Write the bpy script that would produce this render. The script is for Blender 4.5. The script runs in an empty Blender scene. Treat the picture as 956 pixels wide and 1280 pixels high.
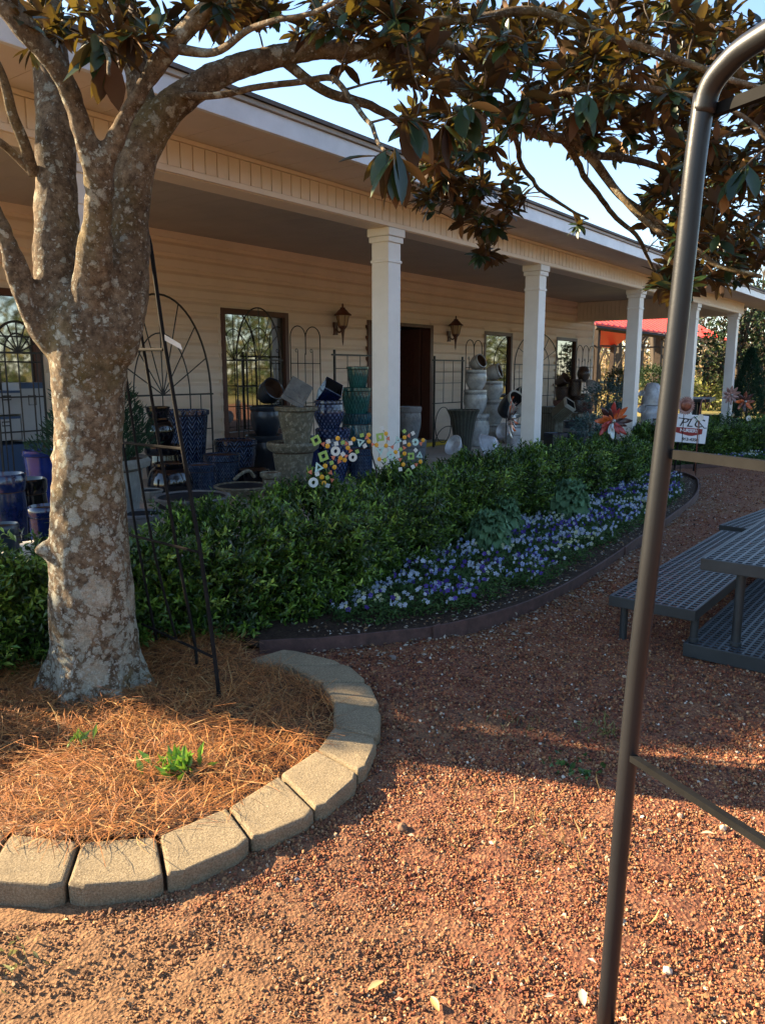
import bpy, math, random
import numpy as np
from mathutils import Vector, Matrix, noise
from math import sin, cos, pi, radians, sqrt, atan2, hypot

# ------------------------------------------------------------------ camera, world, sun
SC = bpy.context.scene
COL = SC.collection
CH = 1.5; HA = radians(37.2); PT = radians(10.33); FO = 960.0
FW = Vector((cos(PT)*cos(HA), cos(PT)*sin(HA), -sin(PT)))
RT = Vector((sin(HA), -cos(HA), 0))
UP = Vector((sin(PT)*cos(HA), sin(PT)*sin(HA), cos(PT)))
cam = bpy.data.cameras.new('camera'); camo = bpy.data.objects.new('camera', cam); COL.objects.link(camo)
cam.sensor_fit = 'VERTICAL'; cam.sensor_height = 36; cam.sensor_width = 27; cam.lens = FO/1280*36
cam.clip_start = 0.05; cam.clip_end = 3000
camo.matrix_world = Matrix(((RT.x, UP.x, -FW.x, 0), (RT.y, UP.y, -FW.y, 0), (RT.z, UP.z, -FW.z, CH), (0, 0, 0, 1)))
SC.camera = camo

SUN_AZ = 111.0; SUN_EL = 27.5      # azimuth counter-clockwise from +X
W = bpy.data.worlds.new('World'); SC.world = W; W.use_nodes = True
wn = W.node_tree; bg = wn.nodes['Background']
sk = wn.nodes.new('ShaderNodeTexSky'); sk.sky_type = 'NISHITA'; sk.sun_disc = False
sk.sun_elevation = radians(SUN_EL); sk.sun_rotation = radians((90-SUN_AZ) % 360)
sk.air_density = 1.0; sk.dust_density = 0.5; sk.ozone_density = 2.0
wn.links.new(sk.outputs[0], bg.inputs[0]); bg.inputs[1].default_value = 0.08
sl = bpy.data.lights.new('sun', 'SUN'); so = bpy.data.objects.new('sun', sl); COL.objects.link(so)
sl.energy = 5.0; sl.angle = radians(0.5); sl.color = (1.0, 0.78, 0.50)
sd = Vector((cos(radians(SUN_AZ))*cos(radians(SUN_EL)), sin(radians(SUN_AZ))*cos(radians(SUN_EL)), sin(radians(SUN_EL))))
so.rotation_euler = sd.to_track_quat('Z', 'Y').to_euler()
SC.view_settings.view_transform = 'Standard'; SC.view_settings.look = 'None'
SC.view_settings.exposure = 2.35; SC.view_settings.gamma = 1
SC.render.engine = 'CYCLES'
SC.cycles.max_bounces = 8; SC.cycles.diffuse_bounces = 6; SC.cycles.glossy_bounces = 3
SC.cycles.transparent_max_bounces = 6

# ------------------------------------------------------------------ survey helpers (photo pixel -> point on a real plane)
def ray(u, v): return FW + RT*((u-478)/FO) - UP*((v-640)/FO)
def oy(u, v, Y):
    r = ray(u, v); t = Y/r.y; return Vector((t*r.x, Y, CH+t*r.z))
def oz(u, v, z=0.0):
    r = ray(u, v); t = (z-CH)/r.z; return Vector((t*r.x, t*r.y, z))
def ad(u, v, d):
    r = ray(u, v); t = d/(r.x*cos(HA)+r.y*sin(HA)); return Vector((t*r.x, t*r.y, CH+t*r.z))
def dep(p): return (Vector(p)-Vector((0, 0, CH))).dot(FW)
RS = np.random.RandomState(7); random.seed(11)
RU = random.uniform

# ------------------------------------------------------------------ mesh helpers
def link(o, parent=None):
    COL.objects.link(o)
    if parent is not None: o.parent = parent
    return o
def npmesh(name, V, F, mat, parent=None, smooth=False, attr=None, colattr=None):
    """V (n,3); F list of arrays each (m,k)"""
    if isinstance(F, np.ndarray): F = [F]
    me = bpy.data.meshes.new(name)
    me.vertices.add(len(V)); me.vertices.foreach_set('co', np.asarray(V, dtype=np.float32).ravel())
    lv = np.concatenate([f.ravel() for f in F]); cnt = np.concatenate([np.full(len(f), f.shape[1]) for f in F])
    st = np.concatenate([[0], np.cumsum(cnt)[:-1]])
    me.loops.add(len(lv)); me.loops.foreach_set('vertex_index', lv.astype(np.int32))
    me.polygons.add(len(cnt)); me.polygons.foreach_set('loop_start', st.astype(np.int32))
    me.polygons.foreach_set('use_smooth', np.full(len(cnt), smooth))
    me.update(calc_edges=True)
    if attr is not None:
        a = me.attributes.new('rnd', 'FLOAT', 'POINT'); a.data.foreach_set('value', np.asarray(attr, dtype=np.float32))
    if colattr is not None:
        a = me.attributes.new('tint', 'FLOAT_COLOR', 'POINT')
        c = np.ones((len(V), 4), dtype=np.float32); c[:, :3] = colattr; a.data.foreach_set('color', c.ravel())
    me.materials.append(mat)
    o = bpy.data.objects.new(name, me); return link(o, parent)

class MB:
    def __init__(s): s.v = []; s.f = []
    def add(s, vs, fs):
        n = len(s.v); s.v += [tuple(v) for v in vs]; s.f += [tuple(i+n for i in f) for f in fs]; return s
    def box(s, a, b, M=None):
        x0, y0, z0 = a; x1, y1, z1 = b
        vs = [Vector(c) for c in ((x0,y0,z0),(x1,y0,z0),(x1,y1,z0),(x0,y1,z0),(x0,y0,z1),(x1,y0,z1),(x1,y1,z1),(x0,y1,z1))]
        if M is not None: vs = [M @ v for v in vs]
        return s.add(vs, [(0,3,2,1),(4,5,6,7),(0,1,5,4),(1,2,6,5),(2,3,7,6),(3,0,4,7)])
    def tube(s, pts, r, n=8, cap=True, close=False):
        pts = [Vector(p) for p in pts]; m = len(pts)
        if not hasattr(r, '__len__'): r = [r]*m
        vs = []; up = None
        for i, p in enumerate(pts):
            if close: d = pts[(i+1) % m]-pts[i-1]
            else: d = (pts[min(i+1, m-1)]-pts[max(i-1, 0)])
            if d.length < 1e-9: d = Vector((0, 0, 1))
            d.normalize()
            if up is None:
                up = Vector((0, 0, 1)) if abs(d.z) < .9 else Vector((1, 0, 0))
            a = (up - d*up.dot(d))
            if a.length < 1e-6: a = d.orthogonal()
            a.normalize(); up = a; b = d.cross(a)
            for k in range(n):
                t = 2*pi*k/n; vs.append(p+a*(r[i]*cos(t))+b*(r[i]*sin(t)))
        fs = []
        for i in range(m if close else m-1):
            j = (i+1) % m
            for k in range(n):
                fs.append((i*n+k, i*n+(k+1) % n, j*n+(k+1) % n, j*n+k))
        if cap and not close: fs.append(tuple(range(n))[::-1]); fs.append(tuple((m-1)*n+k for k in range(n)))
        return s.add(vs, fs)
    def lathe(s, prof, n=32, M=None, closed=False):
        vs = []; m = len(prof)
        for (r, z) in prof:
            for k in range(n):
                t = 2*pi*k/n; v = Vector((r*cos(t), r*sin(t), z)); vs.append(M @ v if M is not None else v)
        fs = []
        for i in range(m if closed else m-1):
            j = (i+1) % m
            for k in range(n): fs.append((i*n+k, i*n+(k+1) % n, j*n+(k+1) % n, j*n+k))
        return s.add(vs, fs)
    def prism(s, poly, z0, z1, M=None):
        n = len(poly)
        vs = [Vector((p[0], p[1], z0)) for p in poly]+[Vector((p[0], p[1], z1)) for p in poly]
        if M is not None: vs = [M @ v for v in vs]
        return s.add(vs, [tuple(range(n))[::-1], tuple(range(n, 2*n))]+[(i, (i+1) % n, (i+1) % n+n, i+n) for i in range(n)])
    def build(s, name, mat, parent=None, smooth=False, bevel=0, loc=None, seg=2):
        me = bpy.data.meshes.new(name); me.from_pydata(s.v, [], s.f); me.update()
        me.materials.append(mat)
        if smooth:
            for p in me.polygons: p.use_smooth = True
            if smooth == 'auto': me.set_sharp_from_angle(angle=radians(40))
        o = bpy.data.objects.new(name, me); link(o, parent)
        if loc is not None: o.location = loc
        if bevel:
            b = o.modifiers.new('bevel', 'BEVEL'); b.width = bevel; b.segments = seg; b.limit_method = 'ANGLE'; b.angle_limit = radians(35)
        return o
def thing(name, label, cat, loc=(0, 0, 0), rz=0, group=None, rot=None):
    o = bpy.data.objects.new(name, None); link(o); o.location = loc
    o.rotation_euler = rot if rot is not None else (0, 0, rz)
    o.empty_display_size = .1
    o['label'] = label; o['category'] = cat
    if group: o['group'] = group
    return o
def tag(o, label, cat, group=None, kind=None):
    if label: o['label'] = label
    if cat: o['category'] = cat
    if group: o['group'] = group
    if kind: o['kind'] = kind
    return o
def struct(o): o['kind'] = 'structure'; return o
def catmull(pts, k=6):
    P = [Vector(p) for p in pts]; P = [P[0]*2-P[1]]+P+[P[-1]*2-P[-2]]; out = []
    for i in range(1, len(P)-2):
        for j in range(k):
            t = j/k; a, b, c, d = P[i-1:i+3]
            out.append(.5*((2*b)+(c-a)*t+(2*a-5*b+4*c-d)*t*t+(3*b-a-3*c+d)*t**3))
    out.append(P[-2]); return out
def interp(x, xs, ys): return float(np.interp(x, xs, ys))

# leaf scatter ------------------------------------------------------
def frames(D, Nn, S):
    """rotation matrices with columns x(side), y(along D), z(normal near Nn), scaled"""
    D = D/np.linalg.norm(D, axis=1, keepdims=True)
    X = np.cross(D, Nn); X /= (np.linalg.norm(X, axis=1, keepdims=True)+1e-9)
    Z = np.cross(X, D)
    R = np.stack([X, D, Z], axis=2)
    return R*np.asarray(S).reshape(-1, 1, 1)
def scatter(tv, tf, R, L):
    tv = np.asarray(tv, dtype=float); n = len(tv); N = len(L)
    V = np.einsum('nij,kj->nki', R, tv)+L[:, None, :]
    F = []
    for f in tf:
        f = np.asarray(f); F.append((f[None]+(np.arange(N)*n)[:, None, None]).reshape(-1, f.shape[1]))
    return V.reshape(-1, 3), F
def cat(parts):
    V = []; F3 = []; F4 = []; off = 0
    for v, fs in parts:
        for f in fs: (F3 if f.shape[1] == 3 else F4).append(f+off)
        V.append(v); off += len(v)
    F = []
    if F3: F.append(np.concatenate(F3))
    if F4: F.append(np.concatenate(F4))
    return np.concatenate(V), F
def leaf_big(w=.34, curl=.12, fold=.08):
    st = [(0, .03), (.12, .45), (.35, .92), (.6, 1.0), (.83, .6), (1, .02)]
    v = []
    for y, ww in st:
        z = -curl*y*y
        v += [(-w*ww/2, y, z+fold*ww*.5), (0, y, z-fold*.1), (w*ww/2, y, z+fold*ww*.5)]
    f = []
    for i in range(len(st)-1):
        a = i*3; b = a+3
        f += [(a, a+1, b+1, b), (a+1, a+2, b+2, b+1)]
    return v, [np.array(f)]
def leaf_small(w=.36, fold=.07):
    v = [(0, 0, 0), (-w/2, .5, fold), (0, .5, 0), (w/2, .5, fold), (0, 1, -.06)]
    f = [(0, 2, 1), (0, 3, 2), (1, 2, 4), (2, 3, 4)]
    return v, [np.array(f)]
def randdir(n):
    a = RS.normal(size=(n, 3)); return a/np.linalg.norm(a, axis=1, keepdims=True)

# ------------------------------------------------------------------ materials
def mat(name, col=(.5, .5, .5), rough=.6, metal=0, spec=.5, coat=0):
    m = bpy.data.materials.new(name); m.use_nodes = True
    p = m.node_tree.nodes['Principled BSDF']
    p.inputs['Base Color'].default_value = (*col, 1); p.inputs['Roughness'].default_value = rough
    p.inputs['Metallic'].default_value = metal; p.inputs['Specular IOR Level'].default_value = spec
    p.inputs['Coat Weight'].default_value = coat
    return m
def P(m): return m.node_tree.nodes['Principled BSDF']
def nn(m, t, **k):
    n = m.node_tree.nodes.new(t)
    for a, b in k.items(): setattr(n, a, b)
    return n
def lk(m, a, b): m.node_tree.links.new(a, b)
def coords(m, kind='Object', scale=None):
    tc = nn(m, 'ShaderNodeTexCoord'); o = tc.outputs[kind]
    if scale is not None:
        mp = nn(m, 'ShaderNodeMapping'); mp.inputs['Scale'].default_value = scale; lk(m, o, mp.inputs[0]); o = mp.outputs[0]
    return o
def noisetex(m, scale, detail=5, rough=.6, co=None, out='Fac'):
    n = nn(m, 'ShaderNodeTexNoise'); n.inputs['Scale'].default_value = scale; n.inputs['Detail'].default_value = detail
    n.inputs['Roughness'].default_value = rough
    if co is not None: lk(m, co, n.inputs['Vector'])
    return n.outputs[out]
def ramp(m, fac, stops, interp='LINEAR'):
    r = nn(m, 'ShaderNodeValToRGB'); cr = r.color_ramp; cr.interpolation = interp
    while len(cr.elements) < len(stops): cr.elements.new(.5)
    for e, (p_, c) in zip(cr.elements, stops):
        e.position = p_; e.color = (*c, 1) if len(c) == 3 else c
    lk(m, fac, r.inputs[0]); return r.outputs[0]
def mix(m, fac, a, b, mode='MIX'):
    x = nn(m, 'ShaderNodeMix', data_type='RGBA', blend_type=mode)
    for s, v in ((x.inputs[0], fac), (x.inputs[6], a), (x.inputs[7], b)):
        if isinstance(v, (int, float)): s.default_value = v
        elif isinstance(v, tuple): s.default_value = (*v, 1) if len(v) == 3 else v
        else: lk(m, v, s)
    return x.outputs[2]
def mth(m, op, a, b=None, c=None):
    x = nn(m, 'ShaderNodeMath', operation=op)
    for i, v in enumerate((a, b, c)):
        if v is None: continue
        if isinstance(v, (int, float)): x.inputs[i].default_value = v
        else: lk(m, v, x.inputs[i])
    return x.outputs[0]
def bump(m, h, strength=.5, dist=.01, prev=None):
    b = nn(m, 'ShaderNodeBump'); b.inputs['Strength'].default_value = strength; b.inputs['Distance'].default_value = dist
    lk(m, h, b.inputs['Height'])
    if prev is not None: lk(m, prev, b.inputs['Normal'])
    lk(m, b.outputs[0], P(m).inputs['Normal']); return b.outputs[0]
def attrib(m, name, out='Fac'):
    a = nn(m, 'ShaderNodeAttribute'); a.attribute_name = name; return a.outputs[out]
def basecol(m, c): lk(m, c, P(m).inputs['Base Color'])

def painted(name, col, rough=.45, dirt=.12, scale=3):
    m = mat(name, col, rough)
    co = coords(m)
    n = noisetex(m, scale, 6, .65, co)
    dark = tuple(c*(1-dirt*2.2) for c in col)
    basecol(m, ramp(m, n, [(.25, dark), (.6, col)]))
    bump(m, noisetex(m, 60, 3, .5, co), .06, .002)
    return m
M = {}
M['siding'] = painted('siding', (.84, .68, .54), .5, .07, 1.3)
M['trimcream'] = painted('cream_trim', (.78, .66, .52), .5, .06, 2)
M['fascia'] = painted('white_fascia', (.76, .76, .78), .4, .12, 2.5)
M['column'] = painted('white_column', (.76, .74, .70), .42, .06, 3)
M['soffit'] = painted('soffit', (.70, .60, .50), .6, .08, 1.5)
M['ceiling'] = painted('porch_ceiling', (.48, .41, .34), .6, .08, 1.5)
M['brown'] = painted('brown_frame', (.10, .035, .022), .45, .15, 5)
M['roof'] = painted('roof_shingle', (.16, .14, .13), .9, .3, 8)
M['concrete'] = painted('porch_concrete', (.48, .43, .37), .85, .2, 2)
M['black'] = painted('black_iron', (.018, .017, .017), .45, .3, 20)
M['iron'] = painted('rusty_iron', (.013, .011, .010), .8, .35, 25); P(M['iron']).inputs['Specular IOR Level'].default_value = .15
M['interior'] = mat('dark_interior', (.05, .035, .028), .8)
M['interior2'] = mat('interior_goods', (.12, .09, .07), .7)
M['yellow'] = painted('yellow_paint', (.75, .55, .04), .5, .2, 9)
def glassmat():
    m = mat('window_glass', (.012, .014, .013), .03, 0, 1.0)
    P(m).inputs['IOR'].default_value = 2.1
    bump(m, noisetex(m, 1.3, 2, .5, coords(m)), .08, .02)
    return m
M['glass'] = glassmat()

def gravelmat():
    m = mat('red_gravel_ground', (.2, .09, .06), .95, 0, .2)
    co = coords(m)
    v = nn(m, 'ShaderNodeTexVoronoi'); v.inputs['Scale'].default_value = 95; lk(m, co, v.inputs['Vector'])
    red = ramp(m, v.outputs['Color'], [(0, (.06, .026, .020)), (.35, (.15, .058, .036)), (.7, (.25, .105, .055)), (1, (.33, .19, .11))])
    big = noisetex(m, .9, 5, .6, co)
    soil = ramp(m, noisetex(m, 30, 6, .7, co), [(.3, (.13, .070, .035)), (.7, (.31, .18, .09))])
    f = ramp(m, big, [(.45, (0, 0, 0)), (.65, (1, 1, 1))])
    sx_ = nn(m, 'ShaderNodeSeparateXYZ'); lk(m, co, sx_.inputs[0])
    g_ = mth(m, 'SUBTRACT', mth(m, 'MULTIPLY_ADD', noisetex(m, 2.2, 4, .6, co), 1.1, .95), mth(m, 'ADD', sx_.outputs[0], mth(m, 'MULTIPLY', sx_.outputs[1], -.25)))
    f = mth(m, 'MAXIMUM', mth(m, 'MULTIPLY', f, .6), ramp(m, g_, [(0, (0, 0, 0)), (.75, (1, 1, 1))]))
    c = mix(m, mth(m, 'MULTIPLY', f, .9), red, soil)
    basecol(m, c)
    b1 = bump(m, noisetex(m, 55, 8, .75, co), .8, .012)
    bump(m, v.outputs['Distance'], .7, .008, b1)
    return m
M['gravel'] = gravelmat()
def stonemat():
    m = mat('lava_pebble', (.2, .1, .07), .92, 0, .25)
    t = attrib(m, 'tint', 'Color')
    n = noisetex(m, 260, 4, .7, coords(m))
    basecol(m, mix(m, .6, t, ramp(m, n, [(.3, (.25, .25, .25)), (.7, (1, 1, 1))]), 'MULTIPLY'))
    return m
M['pebble'] = stonemat()
def tintmat(name, rough=.6, spec=.3, trans=0):
    m = mat(name, (.2, .2, .2), rough, 0, spec)
    basecol(m, attrib(m, 'tint', 'Color'))
    if trans:
        n = m.node_tree; tr = nn(m, 'ShaderNodeBsdfTranslucent'); mx = nn(m, 'ShaderNodeMixShader'); mx.inputs[0].default_value = trans
        lk(m, attrib(m, 'tint', 'Color'), tr.inputs[0])
        out = [x for x in n.nodes if x.type == 'OUTPUT_MATERIAL'][0]
        lk(m, P(m).outputs[0], mx.inputs[1]); lk(m, tr.outputs[0], mx.inputs[2]); lk(m, mx.outputs[0], out.inputs[0])
    return m
M['straw'] = tintmat('pine_straw', .55, .35, .15)
M['leaf'] = tintmat('hedge_leaf', .36, .5, .18)
M['petal'] = tintmat('petal', .6, .2, .3)
M['litter'] = tintmat('dry_litter', .75, .2, .1)
M['farleaf'] = tintmat('far_leaf', .6, .25, .2)
def magleaf():
    m = mat('magnolia_leaf', (.02, .04, .015), .3, 0, .4, 0)
    g = nn(m, 'ShaderNodeNewGeometry')
    r = attrib(m, 'rnd')
    top = ramp(m, r, [(0, (.010, .022, .010)), (.6, (.020, .042, .015)), (.95, (.035, .065, .018)), (1, (.18, .17, .03))])
    und = ramp(m, r, [(0, (.030, .016, .010)), (.5, (.058, .028, .014)), (.85, (.105, .050, .022)), (1, (.25, .14, .06))])
    basecol(m, mix(m, g.outputs['Backfacing'], top, und))
    ro = mth(m, 'MULTIPLY_ADD', g.outputs['Backfacing'], .45, .32); lk(m, ro, P(m).inputs['Roughness'])
    tr = nn(m, 'ShaderNodeBsdfTranslucent'); lk(m, ramp(m, r, [(0, (.10, .06, .012)), (1, (.30, .22, .03))]), tr.inputs[0])
    mx = nn(m, 'ShaderNodeMixShader'); mx.inputs[0].default_value = .12
    out = [x for x in m.node_tree.nodes if x.type == 'OUTPUT_MATERIAL'][0]
    lk(m, P(m).outputs[0], mx.inputs[1]); lk(m, tr.outputs[0], mx.inputs[2]); lk(m, mx.outputs[0], out.inputs[0])
    return m
M['magleaf'] = magleaf()
def barkmat():
    m = mat('lichen_bark', (.2, .15, .1), .9, 0, .2)
    co = coords(m)
    zz = nn(m, 'ShaderNodeSeparateXYZ'); lk(m, co, zz.inputs[0])
    nw = nn(m, 'ShaderNodeTexNoise'); nw.inputs['Scale'].default_value = 14; nw.inputs['Detail'].default_value = 6; nw.inputs['Roughness'].default_value = .7; lk(m, co, nw.inputs['Vector'])
    wv = nn(m, 'ShaderNodeVectorMath', operation='MULTIPLY_ADD'); lk(m, nw.outputs['Color'], wv.inputs[0]); wv.inputs[1].default_value = (.09, .09, .09); lk(m, co, wv.inputs[2])
    base = ramp(m, noisetex(m, 30, 9, .8, co), [(.30, (.045, .030, .020)), (.44, (.140, .102, .066)), (.56, (.26, .20, .135)), (.72, (.42, .35, .25))])
    big = ramp(m, noisetex(m, 5, 5, .65, co), [(.38, (.62, .56, .50)), (.62, (1.15, 1.12, 1.05))])
    base = mix(m, 1., base, big, 'MULTIPLY')
    yel = ramp(m, noisetex(m, 2.3, 4, .6, co), [(.52, (0, 0, 0)), (.66, (1, 1, 1))])
    base = mix(m, mth(m, 'MULTIPLY', yel, .45), base, (.20, .155, .04))
    edge = mth(m, 'MULTIPLY', mth(m, 'SUBTRACT', noisetex(m, 110, 6, .8, co), .5), .55)
    low = ramp(m, mth(m, 'MULTIPLY_ADD', noisetex(m, 4, 5, .7, co), .6, mth(m, 'MULTIPLY', zz.outputs[2], .33)), [(.35, (.95, .95, .95)), (1.1, (0, 0, 0))])
    hh = None
    for sc, thr, add, c1, c2 in ((6, .24, .30, (.54, .47, .35), (.42, .38, .27)), (15, .34, .26, (.58, .55, .43), (.42, .42, .33)), (30, .36, .26, (.55, .53, .42), (.38, .39, .31)), (60, .36, .20, (.60, .59, .50), (.42, .43, .36))):
        v = nn(m, 'ShaderNodeTexVoronoi'); v.inputs['Scale'].default_value = sc; lk(m, wv.outputs[0], v.inputs['Vector'])
        g = nn(m, 'ShaderNodeSeparateColor'); lk(m, v.outputs['Color'], g.inputs[0])
        size = mth(m, 'ADD', mth(m, 'MULTIPLY', mth(m, 'SUBTRACT', g.outputs[0], .25), thr*1.5), mth(m, 'MULTIPLY', low, add))
        k = ramp(m, mth(m, 'SUBTRACT', size, mth(m, 'ADD', v.outputs['Distance'], edge)), [(0, (0, 0, 0)), (.08, (1, 1, 1))])
        cc_ = mix(m, g.outputs[1], c1, c2)
        cc_ = mix(m, .75, cc_, ramp(m, noisetex(m, 150, 5, .8, co), [(.3, (.35, .32, .28)), (.6, (1.1, 1.1, 1.1))]), 'MULTIPLY')
        base = mix(m, mth(m, 'MULTIPLY', k, .85), base, cc_)
        hh = k if hh is None else mth(m, 'MAXIMUM', hh, k)
    crk = ramp(m, noisetex(m, 48, 8, .8, wv.outputs[0]), [(.36, (.30, .25, .22)), (.47, (1, 1, 1))]); base = mix(m, .85, base, crk, 'MULTIPLY')
    basecol(m, base)
    b1 = bump(m, noisetex(m, 34, 10, .8, co), 1.0, .024)
    bump(m, hh, .7, .005, b1)
    return m
M['bark'] = barkmat()
def twig():
    m = mat('twig_bark', (.10, .075, .05), .85)
    basecol(m, ramp(m, noisetex(m, 40, 4, .7, coords(m)), [(.35, (.03, .022, .014)), (.6, (.085, .062, .040)), (.8, (.16, .13, .09))]))
    return m
M['twig'] = twig()
def blockmat():
    m = mat('concrete_block', (.4, .33, .24), .95, 0, .2)
    co = coords(m)
    basecol(m, mix(m, .6, ramp(m, noisetex(m, 7, 6, .7, co), [(.3, (.14, .105, .060)), (.7, (.33, .255, .15))]),
                   ramp(m, noisetex(m, 170, 5, .8, co), [(.3, (.05, .038, .025)), (.5, (.30, .24, .155)), (.75, (.62, .52, .36))])))
    b = bump(m, noisetex(m, 120, 7, .85, co), 1.0, .008)
    bump(m, noisetex(m, 18, 4, .6, co), .4, .01, b)
    return m
M['block'] = blockmat()
def rustmat():
    m = mat('rusty_edging', (.10, .05, .04), .8)
    basecol(m, ramp(m, noisetex(m, 14, 7, .75, coords(m)), [(.3, (.045, .025, .02)), (.6, (.11, .055, .045)), (.8, (.17, .10, .08))]))
    return m
M['rust'] = rustmat()
def mulchmat():
    m = mat('bark_mulch', (.06, .04, .025), .95, 0, .2)
    co = coords(m)
    basecol(m, ramp(m, noisetex(m, 45, 7, .8, co), [(.3, (.025, .016, .012)), (.55, (.07, .045, .03)), (.8, (.16, .11, .07))]))
    bump(m, noisetex(m, 60, 6, .8, co), 1, .02)
    return m
M['mulch'] = mulchmat()
def fieldmat():
    m = mat('field_grass', (.25, .2, .08), .95, 0, .1)
    co = coords(m)
    basecol(m, ramp(m, noisetex(m, .12, 8, .75, co), [(.3, (.09, .11, .03)), (.5, (.22, .19, .07)), (.7, (.34, .27, .13))]))
    bump(m, noisetex(m, 14, 6, .8, co), .6, .05)
    return m
M['field'] = fieldmat()
M['hedgecore'] = mat('hedge_twig_shade', (.02, .022, .012), .95, 0, .1)  # dark twig colour also carries the shade inside the hedge

def glaze(name, col, col2=None, rough=.18, pattern=None, nA=16, nZ=9, noise_s=6):
    m = mat(name, col, rough, 0, .6, .3)
    co = coords(m); sp = nn(m, 'ShaderNodeSeparateXYZ'); lk(m, co, sp.inputs[0])
    base = ramp(m, noisetex(m, noise_s, 6, .7, co), [(.3, tuple(c*.45 for c in col)), (.65, col)])
    if pattern:
        ang = mth(m, 'MULTIPLY', mth(m, 'ARCTAN2', sp.outputs[1], sp.outputs[0]), nA/(2*pi))
        tri = mth(m, 'MULTIPLY', mth(m, 'ABSOLUTE', mth(m, 'SUBTRACT', mth(m, 'FRACT', ang), .5)), 2)
        zz = mth(m, 'MULTIPLY', sp.outputs[2], nZ*1.0)
        if pattern == 'chevron':
            q = mth(m, 'FRACT', mth(m, 'ADD', zz, mth(m, 'MULTIPLY', tri, 1.6)))
            edge = mth(m, 'ABSOLUTE', mth(m, 'SUBTRACT', q, .5))
            k = ramp(m, edge, [(.09, (1, 1, 1)), (.17, (0, 0, 0))])
            fade = ramp(m, tri, [(.05, (0, 0, 0)), (.15, (1, 1, 1))]); k = mth(m, 'MULTIPLY', k, fade)
        elif pattern == 'diamond':
            q = mth(m, 'FRACT', mth(m, 'ADD', zz, tri)); q2 = mth(m, 'FRACT', mth(m, 'SUBTRACT', zz, tri))
            k = mth(m, 'MAXIMUM', ramp(m, q, [(.12, (1, 1, 1)), (.2, (0, 0, 0))]), ramp(m, q2, [(.12, (1, 1, 1)), (.2, (0, 0, 0))]))
        elif pattern == 'flute':
            k = ramp(m, tri, [(.15, (1, 1, 1)), (.5, (0, 0, 0))])
        elif pattern == 'scroll':
            k = ramp(m, noisetex(m, 26, 3, .6, co), [(.5, (0, 0, 0)), (.6, (1, 1, 1))])
        elif pattern == 'basket':
            q = mth(m, 'MULTIPLY', mth(m, 'SINE', mth(m, 'MULTIPLY', ang, 2*pi)), mth(m, 'SINE', mth(m, 'MULTIPLY', zz, 2*pi)))
            k = ramp(m, q, [(.1, (0, 0, 0)), (.4, (1, 1, 1))])
        wear = ramp(m, noisetex(m, 14, 5, .8, co), [(.38, (.1, .1, .1)), (.6, (1, 1, 1))])
        base = mix(m, mth(m, 'MULTIPLY', k, wear), base, col2 or tuple(min(1, c*3) for c in col))
        bump(m, k, .5, .006)
    else:
        bump(m, noisetex(m, 25, 5, .7, co), .15, .004)
    basecol(m, base)
    return m
M['navychev'] = glaze('navy_chevron_glaze', (.006, .016, .055), (.16, .22, .33), .2, 'chevron', 14, 17)
M['navychev2'] = glaze('blue_speckled_glaze', (.008, .024, .070), (.10, .16, .25), .25, 'chevron', 18, 22)
M['navy'] = glaze('navy_glaze', (.007, .016, .075), rough=.12)
M['cobalt'] = glaze('cobalt_glaze', (.012, .030, .19), rough=.14)
M['blackgl'] = glaze('black_glaze', (.006, .006, .010), rough=.08)
M['slate'] = glaze('slate_blue_glaze', (.022, .034, .055), rough=.4)
M['teal'] = glaze('teal_diamond_glaze', (.008, .085, .085), (.05, .24, .21), .2, 'diamond', 12, 9)
M['teal2'] = glaze('teal_fish_scale_glaze', (.010, .06, .09), (.05, .19, .24), .2, 'diamond', 16, 7)
M['bluegrid'] = glaze('blue_grid_glaze', (.008, .020, .080), (.14, .19, .34), .22, 'basket', 20, 14)
M['whitegl'] = glaze('grey_white_glaze', (.60, .62, .62), rough=.25)
M['greyband'] = glaze('patterned_grey_band', (.30, .31, .31), (.10, .12, .14), .4, 'basket', 26, 22)
M['whitebright'] = glaze('bright_white_glaze', (.68, .70, .74), rough=.25)
M['greystone'] = glaze('rough_grey_stone', (.20, .21, .22), (.10, .10, .11), .8, 'scroll')
M['mossstone'] = glaze('mossy_carved_stone', (.17, .15, .10), (.30, .28, .21), .9, 'scroll', noise_s=11)
M['urnstone'] = glaze('pale_urn_stone', (.28, .28, .26), (.18, .18, .17), .85, 'flute', 18)
M['flutegreen'] = glaze('dark_fluted_glaze', (.045, .050, .038), (.10, .11, .09), .35, 'flute', 22)
M['olive'] = glaze('olive_planter', (.17, .16, .11), (.24, .23, .17), .6, 'flute', 24)
M['clay'] = glaze('dark_clay', (.05, .025, .017), (.10, .05, .03), .4, 'basket', 18, 16)
M['brickred'] = glaze('brick_red_weave', (.16, .045, .035), (.30, .2, .17), .6, 'basket', 16, 20)
M['whiterim'] = mat('pale_rim', (.55, .55, .5), .4)
M['potinside'] = mat('pot_inside', (.075, .035, .02), .9)
M['potdark'] = mat('pot_inside_dark', (.015, .015, .018), .9)
def woodplaque():
    m = mat('carved_plaque', (.22, .20, .16), .9)
    basecol(m, ramp(m, noisetex(m, 20, 6, .7, coords(m)), [(.3, (.13, .12, .10)), (.7, (.28, .26, .21))])); return m
M['plaque'] = woodplaque()
M['signwhite'] = mat('sign_white', (.78, .80, .82), .35)
M['ink'] = mat('sign_black', (.015, .012, .012), .5)
M['signred'] = mat('sign_red', (.28, .02, .02), .45)
M['signgreen'] = mat('sign_green', (.08, .22, .07), .5)
M['redroof'] = painted('red_metal_roof', (.80, .045, .035), .45, .06, .6)
M['postwood'] = painted('dark_post_wood', (.045, .028, .018), .85, .3, 6)
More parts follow.
